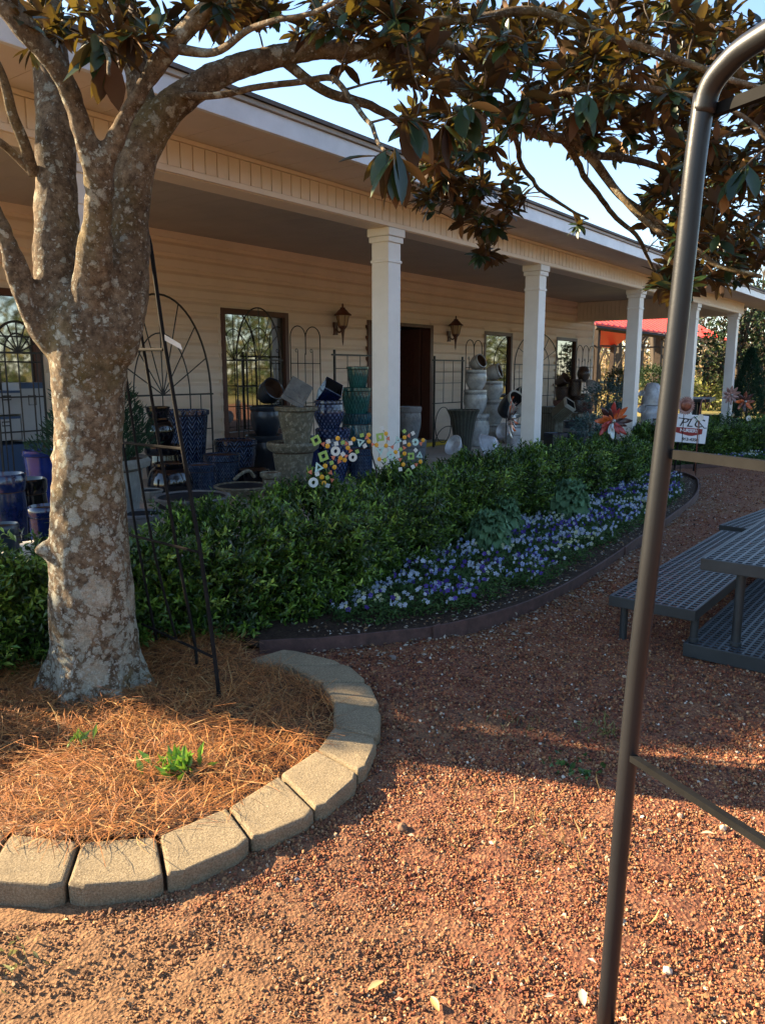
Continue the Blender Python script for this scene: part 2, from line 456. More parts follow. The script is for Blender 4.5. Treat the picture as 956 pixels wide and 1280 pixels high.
M['copper'] = painted('copper_metal', (.30, .11, .07), .35, .3, 18); P(M['copper']).inputs['Metallic'].default_value = .5
M['pinkcopper'] = painted('pink_copper', (.42, .24, .20), .4, .3, 14)
M['spinred'] = painted('spinner_red', (.48, .06, .05), .3, .2, 18)
M['spinorange'] = painted('spinner_orange', (.75, .16, .04), .3, .25, 18)
M['spindark'] = painted('spinner_dark', (.07, .03, .028), .3, .2, 14)
M['spinsilver'] = mat('spinner_silver', (.5, .52, .5), .3, .6)
M['tgreen'] = mat('tile_green', (.36, .55, .14), .4)
M['tyellow'] = mat('tile_yellow', (.85, .42, .03), .35)
M['twhite'] = mat('tile_white', (.75, .76, .74), .35)
M['taqua'] = mat('tile_aqua', (.52, .75, .72), .35)
M['torange'] = mat('tile_coral', (.75, .22, .13), .4)
M['amber'] = mat('amber_lantern_glass', (.38, .26, .14), .25)
M['bronze'] = painted('bronze_lantern', (.11, .035, .02), .45, .3, 20)
def tabmat():
    m = mat('coated_steel_grid', (.07, .085, .10), .42, 0, .5)
    basecol(m, ramp(m, noisetex(m, 5, 6, .7, coords(m)), [(.3, (.024, .030, .037)), (.7, (.055, .066, .078))]))
    return m
M['grid'] = tabmat()
M['frame'] = painted('coated_steel_frame', (.026, .031, .033), .5, .25, 5)
def arbm():
    m = mat('powder_coated_tube', (.055, .052, .050), .38, .0, .4)
    co = coords(m)
    k = ramp(m, noisetex(m, 9, 7, .8, co), [(.66, (0, 0, 0)), (.74, (1, 1, 1))])
    basecol(m, mix(m, mth(m, 'MULTIPLY', k, .8), ramp(m, noisetex(m, 3, 5, .6, co), [(.3, (.0075, .0085, .0105)), (.7, (.014, .015, .017))]), (.07, .028, .012)))
    bump(m, noisetex(m, 120, 4, .7, co), .15, .002)
    return m
M['arbor'] = arbm()
M['arborbar'] = painted('flat_bar_paint', (.009, .009, .009), .8, .3, 12); P(M['arborbar']).inputs['Specular IOR Level'].default_value = .12
M['tagw'] = mat('paper_tag', (.75, .72, .62), .6)
M['cartgrey'] = mat('carton_grey', (.36, .38, .40), .6)
M['cartblue'] = mat('carton_blue', (.03, .07, .16), .5)

# ------------------------------------------------------------------ ground
def nz(x, y, s, z=0.): return noise.noise(Vector((x*s, y*s, z)))
m_ = MB(); m_.add([(-600, -600, -.03), (900, -600, -.03), (900, 900, -.03), (-600, 900, -.03)], [(0, 1, 2, 3)])
struct(m_.build('field', M['field']))
gx = np.unique(np.concatenate([np.arange(-6, .4, .25), np.arange(.4, 4.2, .022), np.arange(4.2, 8, .06), np.arange(8, 26, .3)]))
gy = np.unique(np.concatenate([np.arange(-14, -.8, .3), np.arange(-.8, 3.4, .022), np.arange(3.4, 8.2, .12)]))
def gz_np(X, Y):
    rr_ = np.hypot(X-1.665, Y-2.82); ang_ = np.arctan2(Y-2.82, X-1.665)
    lip = .022*np.exp(-((rr_-1.24)/.2)**2)*(1/(1+np.exp((ang_+.3)*6)))
    return lip+0.014*np.sin(X*2.1+Y*1.3)+.010*np.sin(X*4.7-Y*3.9+1)+.006*np.sin(X*11+Y*9)
def ground_z(x, y):
    near = 1 if (.0 < x < 8 and -1.5 < y < 3.5) else 0
    return float(gz_np(np.array(x), np.array(y)))*.7
GX, GY = np.meshgrid(gx, gy, indexing='ij')
GZ = gz_np(GX, GY)*.7
fl = np.array([noise.fractal(Vector((x*9, y*9, 0)), 1, 2, 4)*.007+noise.noise(Vector((x*30, y*30, 3)))*.004 for x, y in zip(GX.ravel(), GY.ravel())]).reshape(GX.shape)
GZ = GZ+fl
V = np.stack([GX, GY, GZ], -1).reshape(-1, 3)
I = np.arange(len(V)).reshape(GX.shape)
F = np.stack([I[:-1, :-1], I[1:, :-1], I[1:, 1:], I[:-1, 1:]], -1).reshape(-1, 4)
struct(npmesh('gravel_ground', V, F, M['gravel'], smooth=True))

# loose pebbles --------------------------------------------------------
octv = np.array([(1, 0, 0), (0, 1, 0), (-1, 0, 0), (0, -1, 0), (0, 0, 1), (0, 0, -1)], float)
octf = np.array([(0, 1, 4), (1, 2, 4), (2, 3, 4), (3, 0, 4), (1, 0, 5), (2, 1, 5), (3, 2, 5), (0, 3, 5)])
TP = []
ico_r = (1+5**.5)/2
icov = np.array([(-1, ico_r, 0), (1, ico_r, 0), (-1, -ico_r, 0), (1, -ico_r, 0), (0, -1, ico_r), (0, 1, ico_r), (0, -1, -ico_r), (0, 1, -ico_r), (ico_r, 0, -1), (ico_r, 0, 1), (-ico_r, 0, -1), (-ico_r, 0, 1)], float)/1.9
icof = np.array([(0,11,5),(0,5,1),(0,1,7),(0,7,10),(0,10,11),(1,5,9),(5,11,4),(11,10,2),(10,7,6),(7,1,8),(3,9,4),(3,4,2),(3,2,6),(3,6,8),(3,8,9),(4,9,5),(2,4,11),(6,2,10),(8,6,7),(9,8,1)])
RING_C = (1.665, 2.82)
def in_blocks(x, y): return np.hypot(x-RING_C[0], y-RING_C[1]) < 1.18
def stones(n, uvr, smin, smax, pal, pw, tmpl='ico', exclude=True, sink=.3):
    u = RS.uniform(uvr[0], uvr[1], n*2); v = RS.uniform(uvr[2], uvr[3], n*2)
    # uniform per ground area inside the wedge: sample ground then keep in view wedge
    return None
def wedge(n, d0, d1, margin=.62):
    out = []
    tot = 0
    while tot < n:
        d = np.sqrt(RS.uniform(d0**2, d1**2, n)); l = RS.uniform(-margin, margin, n)*(d+.25)
        x = d*cos(HA)+l*sin(HA); y = d*sin(HA)-l*cos(HA)
        sandy = np.clip(1.1-(x-.1)*.85+np.sin(x*7+y*5)*.2, 0, .6)*(d < 3)
        ok = ~in_blocks(x, y) & (y < np.interp(x, EDX, EDY)-.01) & (RS.uniform(size=len(x)) > sandy)
        out.append(np.stack([x[ok], y[ok]], 1)); tot += ok.sum()
    return np.concatenate(out)[:n]
EDX = np.array([-5, 2.6, 3.07, 3.72, 4.75, 6.68, 9.13, 11.17, 30]); EDY = np.array([3.4, 3.2, 2.68, 2.22, 2.08, 2.2, 2.44, 3.0, 2.8])
PALG = np.array([(.33, .125, .058), (.24, .078, .042), (.38, .19, .085), (.12, .045, .032), (.46, .27, .14), (.085, .055, .042), (.52, .40, .27), (.66, .60, .50)])
def peb(n, d0, d1, s0, s1, pw, sink=.25, pal=PALG, flat=(.5, 1.0)):
    xy = wedge(n, d0, d1); z = gz_np(xy[:, 0], xy[:, 1])*.7
    s = s0*(s1/s0)**RS.beta(1.0, 3.2, n)
    D = randdir(n); N_ = randdir(n)
    R = frames(D, N_, s); R *= RS.uniform(.65, 1.2, (n, 1, 3))
    L = np.stack([xy[:, 0], xy[:, 1], z+s*RS.uniform(-.1, .55, n)], 1)
    tv, tf = scatter(icov, [icof], R, L); tv = tv+RS.normal(0, .24, tv.shape)*np.repeat(s, 12)[:, None]
    k = RS.choice(len(pal), n, p=np.array(pw)/sum(pw)); c = pal[k]*RS.uniform(.7, 1.25, (n, 1))
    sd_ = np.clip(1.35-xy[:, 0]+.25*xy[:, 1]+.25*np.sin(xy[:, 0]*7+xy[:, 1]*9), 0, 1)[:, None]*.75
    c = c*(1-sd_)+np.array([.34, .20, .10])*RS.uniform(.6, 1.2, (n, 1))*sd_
    return tv, tf, np.repeat(c, 12, axis=0)
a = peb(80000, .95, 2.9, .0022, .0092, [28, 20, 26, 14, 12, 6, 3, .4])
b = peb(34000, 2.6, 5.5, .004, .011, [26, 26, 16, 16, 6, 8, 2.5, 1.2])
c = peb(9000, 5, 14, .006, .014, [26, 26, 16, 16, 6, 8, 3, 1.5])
Vv, Ff = cat([(a[0], a[1]), (b[0], b[1]), (c[0], c[1])])
tag(npmesh('gravel_pebbles', Vv, Ff, M['pebble'], colattr=np.concatenate([a[2], b[2], c[2]])),
    'loose red and tan lava rock pebbles covering the path', 'gravel', kind='stuff')

# ------------------------------------------------------------------ tree ring
JN = [((-75, 1030), (-110, 1082)), ((12, 1040), (-22, 1094)), ((100, 1051), (83, 1102)), ((198, 1044), (207, 1092)), ((285, 1008), (313, 1046)), ((350, 967), (393, 1010)), ((397, 936), (447, 963)),
      ((417, 907), (468, 920)), ((418, 876), (470, 884)), ((402, 852), (455, 852)), ((365, 832), (428, 829)), ((312, 823), (352, 811))]
ZB = .068
JW = [(oz(*a_, ZB), oz(*b_, ZB)) for a_, b_ in JN]
# continue the ring out of frame to the left and behind the tree
def ringpt(ang, r): return Vector((RING_C[0]+r*cos(ang), RING_C[1]+r*sin(ang), ZB))
Lq = ['with a dry twig shadow at the left picture edge', 'lying second from the left picture edge, below the straw tip', 'in full sun below the bright green weed', 'between the weed and the wide dark joint', 'sunlit one where the shadow edge begins', 'half in shade on the bend of the ring', 'first fully shaded one on the ring bend', 'grey shaded one facing the gravel path', 'shaded one right of the trellis foot', 'second from the rusty edging', 'flat end block touching the rusty edging', 'x', 'x']
for i in range(len(JW)-1):
    (i0, o0), (i1, o1) = JW[i], JW[i+1]
    g = .006
    di = (i1-i0).normalized()*g; do = (o1-o0).normalized()*g
    P4 = [i0+di, i1-di, o1-do, o0+do]
    c = sum(P4, Vector())/4; c.z = 0
    bm = MB()
    loc = [p-c for p in P4]
    top = [Vector((p.x, p.y, ZB-.0+RU(-.004, .004))) for p in loc]
    cen = sum((Vector((p.x, p.y, 0)) for p in loc), Vector())/4
    # outer face is split: a small chamfer corner as on retaining wall blocks
    fo = []
    for q in loc: fo.append(Vector((q.x, q.y, -.06)))
    # outward mid bulge on outer edge
    mo = (top[2]+top[3])/2; out = (mo-(top[0]+top[1])/2); out.z = 0; out.normalize()
    ring_t = [top[0], top[1], top[2], top[2].lerp(top[3], .16)+out*.022, top[2].lerp(top[3], .84)+out*.022, top[3]]
    # divide top for roughness
    n = len(ring_t)
    cc = sum(ring_t, Vector())/n
    rows = []
    for k, sc_, dz in ((0, 1, -.155), (1, 1.0, -.08), (2, 1.0, -.012), (3, .955, 0), (4, .6, .001)):
        rows.append([Vector((cc.x+(p.x-cc.x)*sc_+RU(-.002, .002), cc.y+(p.y-cc.y)*sc_+RU(-.002, .002), ZB+dz+RU(-.0015, .0015))) for p in ring_t])
    vs = [p for r_ in rows for p in r_]+[Vector((cc.x, cc.y, ZB+.001))]
    fs = []
    for k in range(len(rows)-1):
        for j in range(n): fs.append((k*n+j, (k+1)*n+j, (k+1)*n+(j+1) % n, k*n+(j+1) % n))
    for j in range(n): fs.append(((len(rows)-1)*n+j, len(vs)-1, (len(rows)-1)*n+(j+1) % n))
    fs = [f[::-1] for f in fs]
    bm.add(vs, fs)
    o = bm.build('edging_block', M['block'], bevel=.006, loc=c)
    tag(o, ('tan concrete edging block ' if i < 6 else 'grey concrete edging block ')+Lq[i], 'edging block', 'concrete blocks round the tree bed')

# straw bed mound and needles
def bed_z(x, y):
    r = math.hypot(x-1.6, y-2.82)
    return .042+.055*max(0, 1-(r/1.0)**2)+.02*nz(x, y, 4)+.03*nz(x, y, 1.7, 5)
bx = np.arange(-.4, 3.0, .03); by = np.arange(1.5, 4.2, .03)
inner = [p[0] for p in JW]
poly = [(-.4, 4.0), (-.2, 2.6), (.4, 2.2)]+[(p.x, p.y) for p in inner]+[(2.75, 3.1), (2.6, 3.5), (2.3, 4.0)]
def inpoly(x, y, poly):
    c = False; n = len(poly)
    for i in range(n):
        x0, y0 = poly[i]; x1, y1 = poly[i-1]
        if (y0 > y) != (y1 > y) and x < (x1-x0)*(y-y0)/(y1-y0)+x0: c = not c
    return c
vid = {}; V = []; F = []
for i, x in enumerate(bx):
    for j, y in enumerate(by):
        if inpoly(x, y, poly): vid[(i, j)] = len(V); V.append((x, y, bed_z(x, y)-.01))
for (i, j) in vid:
    q = [(i, j), (i+1, j), (i+1, j+1), (i, j+1)]
    if all(k in vid for k in q): F.append([vid[k] for k in q])
M['strawbase'] = mat('straw_floor', (.07, .035, .018), .95)
struct(npmesh('tree_bed', np.array(V), np.array(F), M['strawbase'], smooth=True))
pts = []
while len(pts) < 34000:
    x, y = RU(-.3, 2.8), RU(1.55, 3.9)
    if inpoly(x, y, poly) and math.hypot(x-1.86, y-3.05) > .16: pts.append((x, y))
pts = np.array(pts); N = len(pts)
bz = np.array([bed_z(x, y) for x, y in pts])
cl = np.array([noise.noise(Vector((x*3.5, y*3.5, 9))) for x, y in pts])
az = RS.uniform(0, 2*pi, N)*.75+cl*3; Ln = RS.uniform(.09, .24, N); el = RS.normal(.10, .22, N)
bend = RS.normal(0, .9, N); w = RS.uniform(.0007, .0014, N)
segs = 5
VV = np.zeros((N, segs, 2, 3)); p = np.stack([pts[:, 0], pts[:, 1], bz+RS.uniform(-.012, .022, N)+np.maximum(0, cl)*.03], 1)
for s in range(segs):
    a_ = az+bend*s/segs
    e_ = el-.25*s/segs*2
    d = np.stack([np.cos(a_)*np.cos(e_), np.sin(a_)*np.cos(e_), np.sin(e_)], 1)
    side = np.stack([-np.sin(a_), np.cos(a_), RS.uniform(-.5, .5, N)], 1)*(w*(1-.5*s/segs))[:, None]
    VV[:, s, 0] = p-side; VV[:, s, 1] = p+side
    p = p+d*(Ln/segs)[:, None]
idx = np.arange(N*segs*2).reshape(N, segs, 2)
F = np.stack([idx[:, :-1, 0], idx[:, :-1, 1], idx[:, 1:, 1], idx[:, 1:, 0]], -1).reshape(-1, 4)
SP = np.array([(.40, .155, .048), (.50, .23, .07), (.28, .105, .034), (.15, .065, .028), (.58, .37, .15)])
cc = SP[RS.choice(5, N, p=[.34, .24, .2, .14, .08])]*RS.uniform(.7, 1.2, (N, 1))
tag(npmesh('pine_straw', VV.reshape(-1, 3), F, M['straw'], colattr=np.repeat(cc, segs*2, axis=0)), 'rust-orange pine straw mulch inside the block ring', 'pine straw', kind='stuff')

# ------------------------------------------------------------------ porch building
B = thing('nursery_building', 'long cream clapboard shop with a deep columned porch', 'building')
YW = 8.35; YC = 4.4; XL = 1.9; XR = 20.35; FZ = .15; CZ = 3.26
WIN = [(3.25, 4.66, .42, 2.36), (7.31, 8.59, .60, 2.35), (14.52, 15.73, .60, 2.33), (18.06, 19.27, .60, 2.33)]
DOOR = (10.55, 12.5, FZ, 2.31)
OP = sorted([(a_, b_, c_, d_) for a_, b_, c_, d_ in WIN]+[DOOR])
# lap siding: profile extruded, interrupted at openings
def siding(parent, x0, x1, z0, z1, Y, ops, name='siding_wall', flip=1):
    bm = MB(); pitch = .178
    z = z0; n = 0
    while z < z1-.001:
        zt = min(z+pitch, z1)
        prof = [(0.034, z), (.032, z+pitch*.52), (.016, z+pitch*.66), (.004, z+pitch*.76), (0.0, zt)]
        prof = [(d, min(zz, zt)) for d, zz in prof]
        cuts = [x0]
        for (a_, b_, c_, d_) in ops:
            if c_ < zt and d_ > z: cuts += [a_, b_]
        cuts.append(x1)
        for i in range(0, len(cuts), 2):
            a_, b_ = cuts[i], cuts[i+1]
            vs = []
            for d, zz in prof: vs += [(a_, Y-d, zz), (b_, Y-d, zz)]
            fs = [(2*k, 2*k+1, 2*k+3, 2*k+2) for k in range(len(prof)-1)]
            bm.add(vs, fs)
            bm.add([(a_, Y, z), (b_, Y, z), (b_, Y-.034, z), (a_, Y-.034, z)], [(0, 1, 2, 3)])
        z = zt
    return bm.build(name, M['siding'], parent)
siding(B, XL, XR, FZ, CZ, YW, OP)
m_ = MB()   # plain structural wall behind the siding, around the openings
xs = [XL]+[v for o_ in OP for v in (o_[0], o_[1])]+[XR]
for i in range(0, len(xs), 2): m_.box((xs[i], YW+.01, 0), (xs[i+1], YW+.14, CZ+.3))
for a_, b_, c_, d_ in OP:
    m_.box((a_, YW+.01, d_), (b_, YW+.14, CZ+.3))
    if c_ > FZ+.01: m_.box((a_, YW+.01, 0), (b_, YW+.14, c_))
m_.build('wall_core', M['siding'], B)
m_ = MB(); m_.box((XR-.0, YW-.02, FZ), (XR+.10, YW+.16, CZ)); m_.build('corner_trim', M['fascia'], B, bevel=.004)
m_ = MB(); m_.box((XL, YW+.15, 0), (XL+.14, 18, 3.4)); m_.box((XR-.14, YW+.17, 0), (XR-.001, 18, 3.4)); m_.box((XL, 18.01, 0), (XR, 18.15, 3.4)); m_.build('side_wall', M['siding'], B)
m_ = MB(); m_.box((XL-.05, 4.12, -.1), (XR+.4, YW+.0, FZ)); m_.box((XL+.15, YW+.141, -.1), (XR-.15, 18, FZ)); m_.build('porch_floor', M['concrete'], B, bevel=.01)
# inner dark room
m_ = MB(); m_.box((XL+.2, 11.6, FZ), (XR-.2, 11.7, 3.3)); m_.build('inner_wall', M['interior'], B)
m_ = MB(); m_.box((9.8, 9.6, FZ+.01), (10.9, 10.4, 1.3)); m_.box((11.2, 10.0, FZ+.01), (11.9, 10.6, 1.7)); m_.box((12.9, 9.6, FZ+.01), (13.5, 10.4, 1.2)); m_.build('shop_shelf', M['interior2'], B)
# ceiling with board grooves
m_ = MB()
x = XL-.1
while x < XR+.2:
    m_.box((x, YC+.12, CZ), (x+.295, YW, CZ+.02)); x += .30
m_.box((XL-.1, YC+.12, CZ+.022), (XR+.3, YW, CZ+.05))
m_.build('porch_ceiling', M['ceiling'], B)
# beam with grooved face
def beam(x0, x1, y0, y1, z0, z1, axis='x'):
    bm = MB()
    if axis == 'x':
        bm.box((x0, y0+.012, z0+.001), (x1, y1, z1-.001)); x = x0
        while x < x1-.02:
            bm.box((x, y0, z0+.042), (min(x+.094, x1), y0+.010, z1-.032)); x += .104
        tr = MB(); tr.box((x0, y0-.008, z0), (x1, y0+.011, z0+.038)); tr.box((x0, y0-.008, z1-.028), (x1, y0+.011, z1)); tr.box((x0, y0+.013, z0-.006), (x1, y1, z0))
    else:
        bm.box((x0+.012, y0, z0+.001), (x1, y1, z1-.001)); y = y0
        while y < y1-.02:
            bm.box((x0, y, z0+.042), (x0+.010, min(y+.094, y1), z1-.03)); y += .104
        tr = MB(); tr.box((x0-.008, y0, z0), (x0+.011, y1, z0+.038)); tr.box((x0-.008, y0, z1-.028), (x0+.011, y1, z1))
    o = bm.build('porch_beam', M['trimcream'], B); tr.build('beam_trim', M['trimcream'], o)
BZ = 2.775
beam(XL-.3, 19.05, YC-.11, YC+.11, BZ, 3.005)
beam(19.25, 19.45, YC+.12, YW-.02, BZ, 3.25, 'y')
m_ = MB(); m_.box((XL-.3, YC+.00, 3.006), (XR, YC+.115, CZ+.05)); m_.build('beam_header', M['ceiling'], B)
# soffit strips and fascia
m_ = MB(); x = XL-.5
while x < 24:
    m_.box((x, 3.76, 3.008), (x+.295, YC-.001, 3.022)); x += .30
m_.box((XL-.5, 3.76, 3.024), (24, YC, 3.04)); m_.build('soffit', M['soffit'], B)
m_ = MB(); m_.box((XL-.5, 3.722, 2.995), (24, 3.757, 3.115)); m_.build('fascia', M['fascia'], B, bevel=.003)
m_ = MB(); m_.box((XL-.52, 3.700, 3.118), (24.02, 3.76, 3.145)); m_.build('drip_edge', M['concrete'], B)
m_ = MB()
m_.add([(XL-.6, 3.68, 3.147), (24.1, 3.68, 3.147), (24.1, 12.5, 5.3), (XL-.6, 12.5, 5.3), (XL-.6, 19, 3.6), (24.1, 19, 3.6), (XL-.6, 3.68, 3.172), (24.1, 3.68, 3.172), (24.1, 12.5, 5.34), (XL-.6, 12.5, 5.34), (XL-.6, 19, 3.64), (24.1, 19, 3.64)],
       [(0, 1, 2, 3), (3, 2, 5, 4), (6, 9, 8, 7), (9, 10, 11, 8), (0, 6, 7, 1), (4, 5, 11, 10), (0, 3, 9, 6), (3, 4, 10, 9), (1, 7, 8, 2), (2, 8, 11, 5)])
m_.build('roof', M['roof'], B)
m_ = MB(); m_.add([(XL+.01, YW+.15, 3.4), (XL+.01, 18, 3.4), (XL+.01, 12.5, 5.1)], [(0, 1, 2)]); m_.add([(XL+.01, 3.9, 3.05), (XL+.01, YW+.15, 3.3), (XL+.01, YW+.15, 4.2)], [(0, 1, 2)]); m_.add([(XR-.01, 3.9, 3.05), (XR-.01, YW, 3.3), (XR-.01, YW, 4.2)], [(0, 1, 2)]); m_.build('gable_wall', M['siding'], B)
# columns
cx_ = [oy(481, 300, YC).x+.02, oy(670, 335, YC).x, oy(795, 365, YC).x, oy(866, 380, YC).x, oy(917, 392, YC).x]
cx_ = [2.72]+cx_
for x in cx_:
    c_ = MB(); c_.box((-.095, -.095, 0), (.095, .095, BZ-FZ-.006))
    o = c_.build('column', M['column'], B, bevel=.006, loc=(x, YC, FZ))
    t_ = MB(); t_.box((-.125, -.125, BZ-FZ-.075), (.125, .125, BZ-FZ-.003)); nb_ = MB(); nb_.box((-.112, -.112, BZ-FZ-.125), (.112, .112, BZ-FZ-.076)); nb_.build('lower_capital', M['column'], o, bevel=.004); nb_ = MB(); nb_.box((-.104, -.104, BZ-FZ-.30), (.104, .104, BZ-FZ-.275)); nb_.build('neck_band', M['column'], o, bevel=.004)
    t_.build('capital', M['column'], o, bevel=.008)
    t_ = MB(); t_.box((-.112, -.112, .001), (.112, .112, .16)); t_.build('base', M['column'], o, bevel=.006)
# windows
def window(x0, x1, z0, z1):
    f = MB(); t = .055
    f.box((x0-.02, YW-.045, z0-.02), (x0+t, YW+.06, z1+.02)); f.box((x1-t, YW-.045, z0-.02), (x1+.02, YW+.06, z1+.02))
    f.box((x0+t, YW-.045, z1-t), (x1-t, YW+.06, z1+.02)); f.box((x0+t, YW-.05, z0-.02), (x1-t, YW+.06, z0+t))
    o = f.build('window_frame', M['brown'], B, bevel=.004)
    g = MB(); g.box((x0+t, YW+.012, z0+t), (x1-t, YW+.02, z1-t)); g.build('pane', M['glass'], o)
    j = MB(); j.box((x0-.05, YW-.03, z0-.05), (x0-.021, YW+.0, z1+.05)); j.box((x1+.021, YW-.03, z0-.05), (x1+.05, YW, z1+.05)); j.box((x0-.02, YW-.03, z1+.021), (x1+.02, YW, z1+.05))
    j.build('window_trim', M['trimcream'], o)
for w_ in WIN: window(*w_)
# door
x0, x1, z0, z1 = DOOR; t = .07
f = MB(); f.box((x0-.03, YW-.06, z0), (x0+t, YW+.14, z1)); f.box((x1-t, YW-.06, z0), (x1+.03, YW+.14, z1)); f.box((x0-.03, YW-.06, z1-.0), (x1+.03, YW+.14, z1+.06))
df = f.build('door_frame', M['brown'], B, bevel=.005)
d = MB(); d.box((0, 0, 0), (.06, .92, z1-z0-.02)); dl = d.build('door', M['brown'], df, bevel=.004, loc=(x1-t-.065, YW+.15, z0+.01))
h = MB(); h.box((-.03, .78, 1.0), (-.001, .82, 1.18)); h.build('handle', M['spinsilver'], dl)
p_ = MB(); p_.box((-.012, .12, 1.05), (-.001, .78, 1.95)); p_.box((-.012, .12, .15), (-.001, .78, .9)); p_.build('door_panel', M['bronze'], dl)
d = MB(); d.box((0, 0, 0), (.06, .92, z1-z0-.02)); d.build('door', M['brown'], df, bevel=.004, loc=(x0+t+.005, YW+.15, z0+.01))
s_ = MB(); s_.box((x0-.05, YW-.42, FZ), (x1+.12, YW-.07, FZ+.06)); so_ = s_.build('door_step', M['concrete'], B, bevel=.01)
s_ = MB(); s_.box((x0-.052, YW-.50, FZ+.001), (x1+.122, YW-.42, FZ+.064)); s_.build('step_edge', M['yellow'], so_)

# wall lanterns
def lantern(x, z, lab):
    t = thing('wall_lantern', lab, 'wall lamp', (x, YW-.02, z), group='bronze lanterns on the porch wall')
    b = MB(); b.box((-.045, -.03, -.18), (.045, 0, .02)); b.tube(catmull([(0, -.02, -.08), (0, -.09, -.14), (0, -.16, -.10), (0, -.17, -.04)], 5), .014, 8); b.build('bracket', M['bronze'], t, smooth='auto')
    y = -.17
    Mt = Matrix.Translation((0, y, 0))
    b = MB(); b.lathe([(.0, -.36), (.012, -.30), (.018, -.20), (.035, -.10), (.06, -.07), (.075, -.045), (.07, -.04), (0, -.04)], 6, Mt); b.build('finial_tail', M['bronze'], t)
    b = MB(); b.lathe([(.068, -.04), (.10, .12), (.09, .12), (.06, -.04)], 6, Mt); b.build('lantern_glass', M['amber'], t)
    b = MB()
    for k in range(6):
        a_ = 2*pi*k/6; b.tube([(.072*cos(a_), y+.072*sin(a_), -.04), (.104*cos(a_), y+.104*sin(a_), .125)], .006, 5)
    b.build('cage', M['bronze'], t)
    b = MB(); b.lathe([(.01, .115), (.145, .12), (.14, .135), (.105, .16), (.07, .20), (.04, .225), (.045, .24), (.015, .25), (.012, .30), (0, .31)], 12, Mt); b.build('lamp_roof', M['bronze'], t, smooth='auto')
lantern(oy(429, 405, YW-.2).x, 2.27, 'dark bronze wall lantern between the arched window and the door')
lantern(oy(570, 415, YW-.2).x, 2.27, 'dark bronze wall lantern right of the door, above the ladder trellis')

# ------------------------------------------------------------------ magnolia in the ring
MT = thing('magnolia_tree', 'lichen-covered magnolia with forked trunk inside the block ring', 'tree', (1.86, 3.05, 0))
MTL = Vector((1.86, 3.05, 0))
DSH = .17
def limb(pts, wpx=True):
    """(u, v, width_px, distance) -> smooth path and radii in metres"""
    C3 = []; R3 = []
    for u, v, w, d in pts:
        p = ad(u, v, d-DSH); C3.append(p); R3.append(w*dep(p)/FO/2)
    C = catmull(C3, 6); n = len(C); R = list(np.interp(np.linspace(0, len(R3)-1, n), range(len(R3)), R3))
    return C, R
TH = [
    [(123, 905, 150, 3.50), (122, 878, 122, 3.50), (121, 845, 108, 3.50), (117, 780, 104, 3.50), (113, 700, 97, 3.50), (111, 640, 88, 3.50), (111, 560, 80, 3.50), (112, 500, 84, 3.50), (111, 440, 96, 3.50), (108, 395, 88, 3.50), (104, 360, 60, 3.5)],
    [(98, 430, 66, 3.5), (80, 390, 66, 3.50), (73, 320, 56, 3.52), (71, 230, 50, 3.55), (70, 150, 46, 3.6), (62, 60, 44, 3.7), (50, -60, 40, 3.8), (40, -200, 34, 3.9)],
    [(80, 440, 42, 3.46), (47, 400, 36, 3.42), (26, 350, 28, 3.38), (10, 303, 22, 3.34), (-20, 240, 22, 3.3), (-70, 160, 20, 3.25)],
    [(128, 440, 78, 3.5), (146, 390, 70, 3.52), (156, 310, 58, 3.55), (166, 230, 46, 3.55), (186, 168, 46, 3.55), (226, 124, 38, 3.56), (285, 88, 30, 3.6), (355, 69, 25, 3.65), (430, 62, 21, 3.7), (510, 74, 17, 3.8), (586, 118, 15, 3.9)],
    [(116, 430, 70, 3.50), (117, 370, 54, 3.44), (120, 320, 42, 3.37), (123, 275, 33, 3.31), (124, 235, 33, 3.27), (121, 195, 38, 3.24)],
    [(120, 215, 28, 3.24), (100, 150, 26, 3.18), (78, 95, 26, 3.12), (40, 45, 28, 3.05), (0, -5, 28, 3.0), (-50, -60, 24, 2.95)],
    [(124, 215, 26, 3.24), (148, 165, 22, 3.22), (180, 105, 22, 3.2), (222, 50, 22, 3.18), (262, 5, 22, 3.15), (310, -50, 20, 3.1)],
    [(186, 168, 32, 3.55), (172, 90, 30, 3.6), (160, 20, 28, 3.65), (150, -60, 26, 3.7), (170, -180, 22, 3.8)],
]
LP = []
bm = MB()
for k, l in enumerate(TH):
    C, R = limb(l)
    bm.tube([c-MTL for c in C], R, 20)
    LP += [(c, r) for c, r in zip(C, R) if c.z > 1.9]
# burl, stub scars and root flare
for (u, v, d, r) in ((66, 688, 3.42, .055), (53, 688, 3.40, .034), (72, 610, 3.46, .030), (77, 545, 3.46, .022), (70, 572, 3.47, .022)):
    p = ad(u, v, d-DSH)-MTL
    bm.lathe([(0, -r), (r*.7, -r*.7), (r, 0), (r*.7, r*.7), (0, r)], 12, Matrix.Translation(p))
for a_ in (0.2, 1.3, 2.4, 3.6, 4.5, 5.4):
    q = ad(122, 878, 3.5-DSH)-MTL
    bm.tube([Vector((q.x+.10*cos(a_), q.y+.10*sin(a_), .32)), Vector((q.x+.17*cos(a_), q.y+.17*sin(a_), .16)), Vector((q.x+.26*cos(a_), q.y+.26*sin(a_), .03))], [.07, .065, .035], 10)
tmp = bm.build('tmp_trunk', M['bark'])
md = tmp.modifiers.new('r', 'REMESH'); md.mode = 'VOXEL'; md.voxel_size = .0125
ms = tmp.modifiers.new('s', 'SMOOTH'); ms.iterations = 6; ms.factor = .6
dg = bpy.context.evaluated_depsgraph_get(); me = bpy.data.meshes.new_from_object(tmp.evaluated_get(dg), depsgraph=dg)
bpy.data.objects.remove(tmp)
nv = len(me.vertices); co = np.zeros(nv*3); me.vertices.foreach_get('co', co); co = co.reshape(-1, 3)
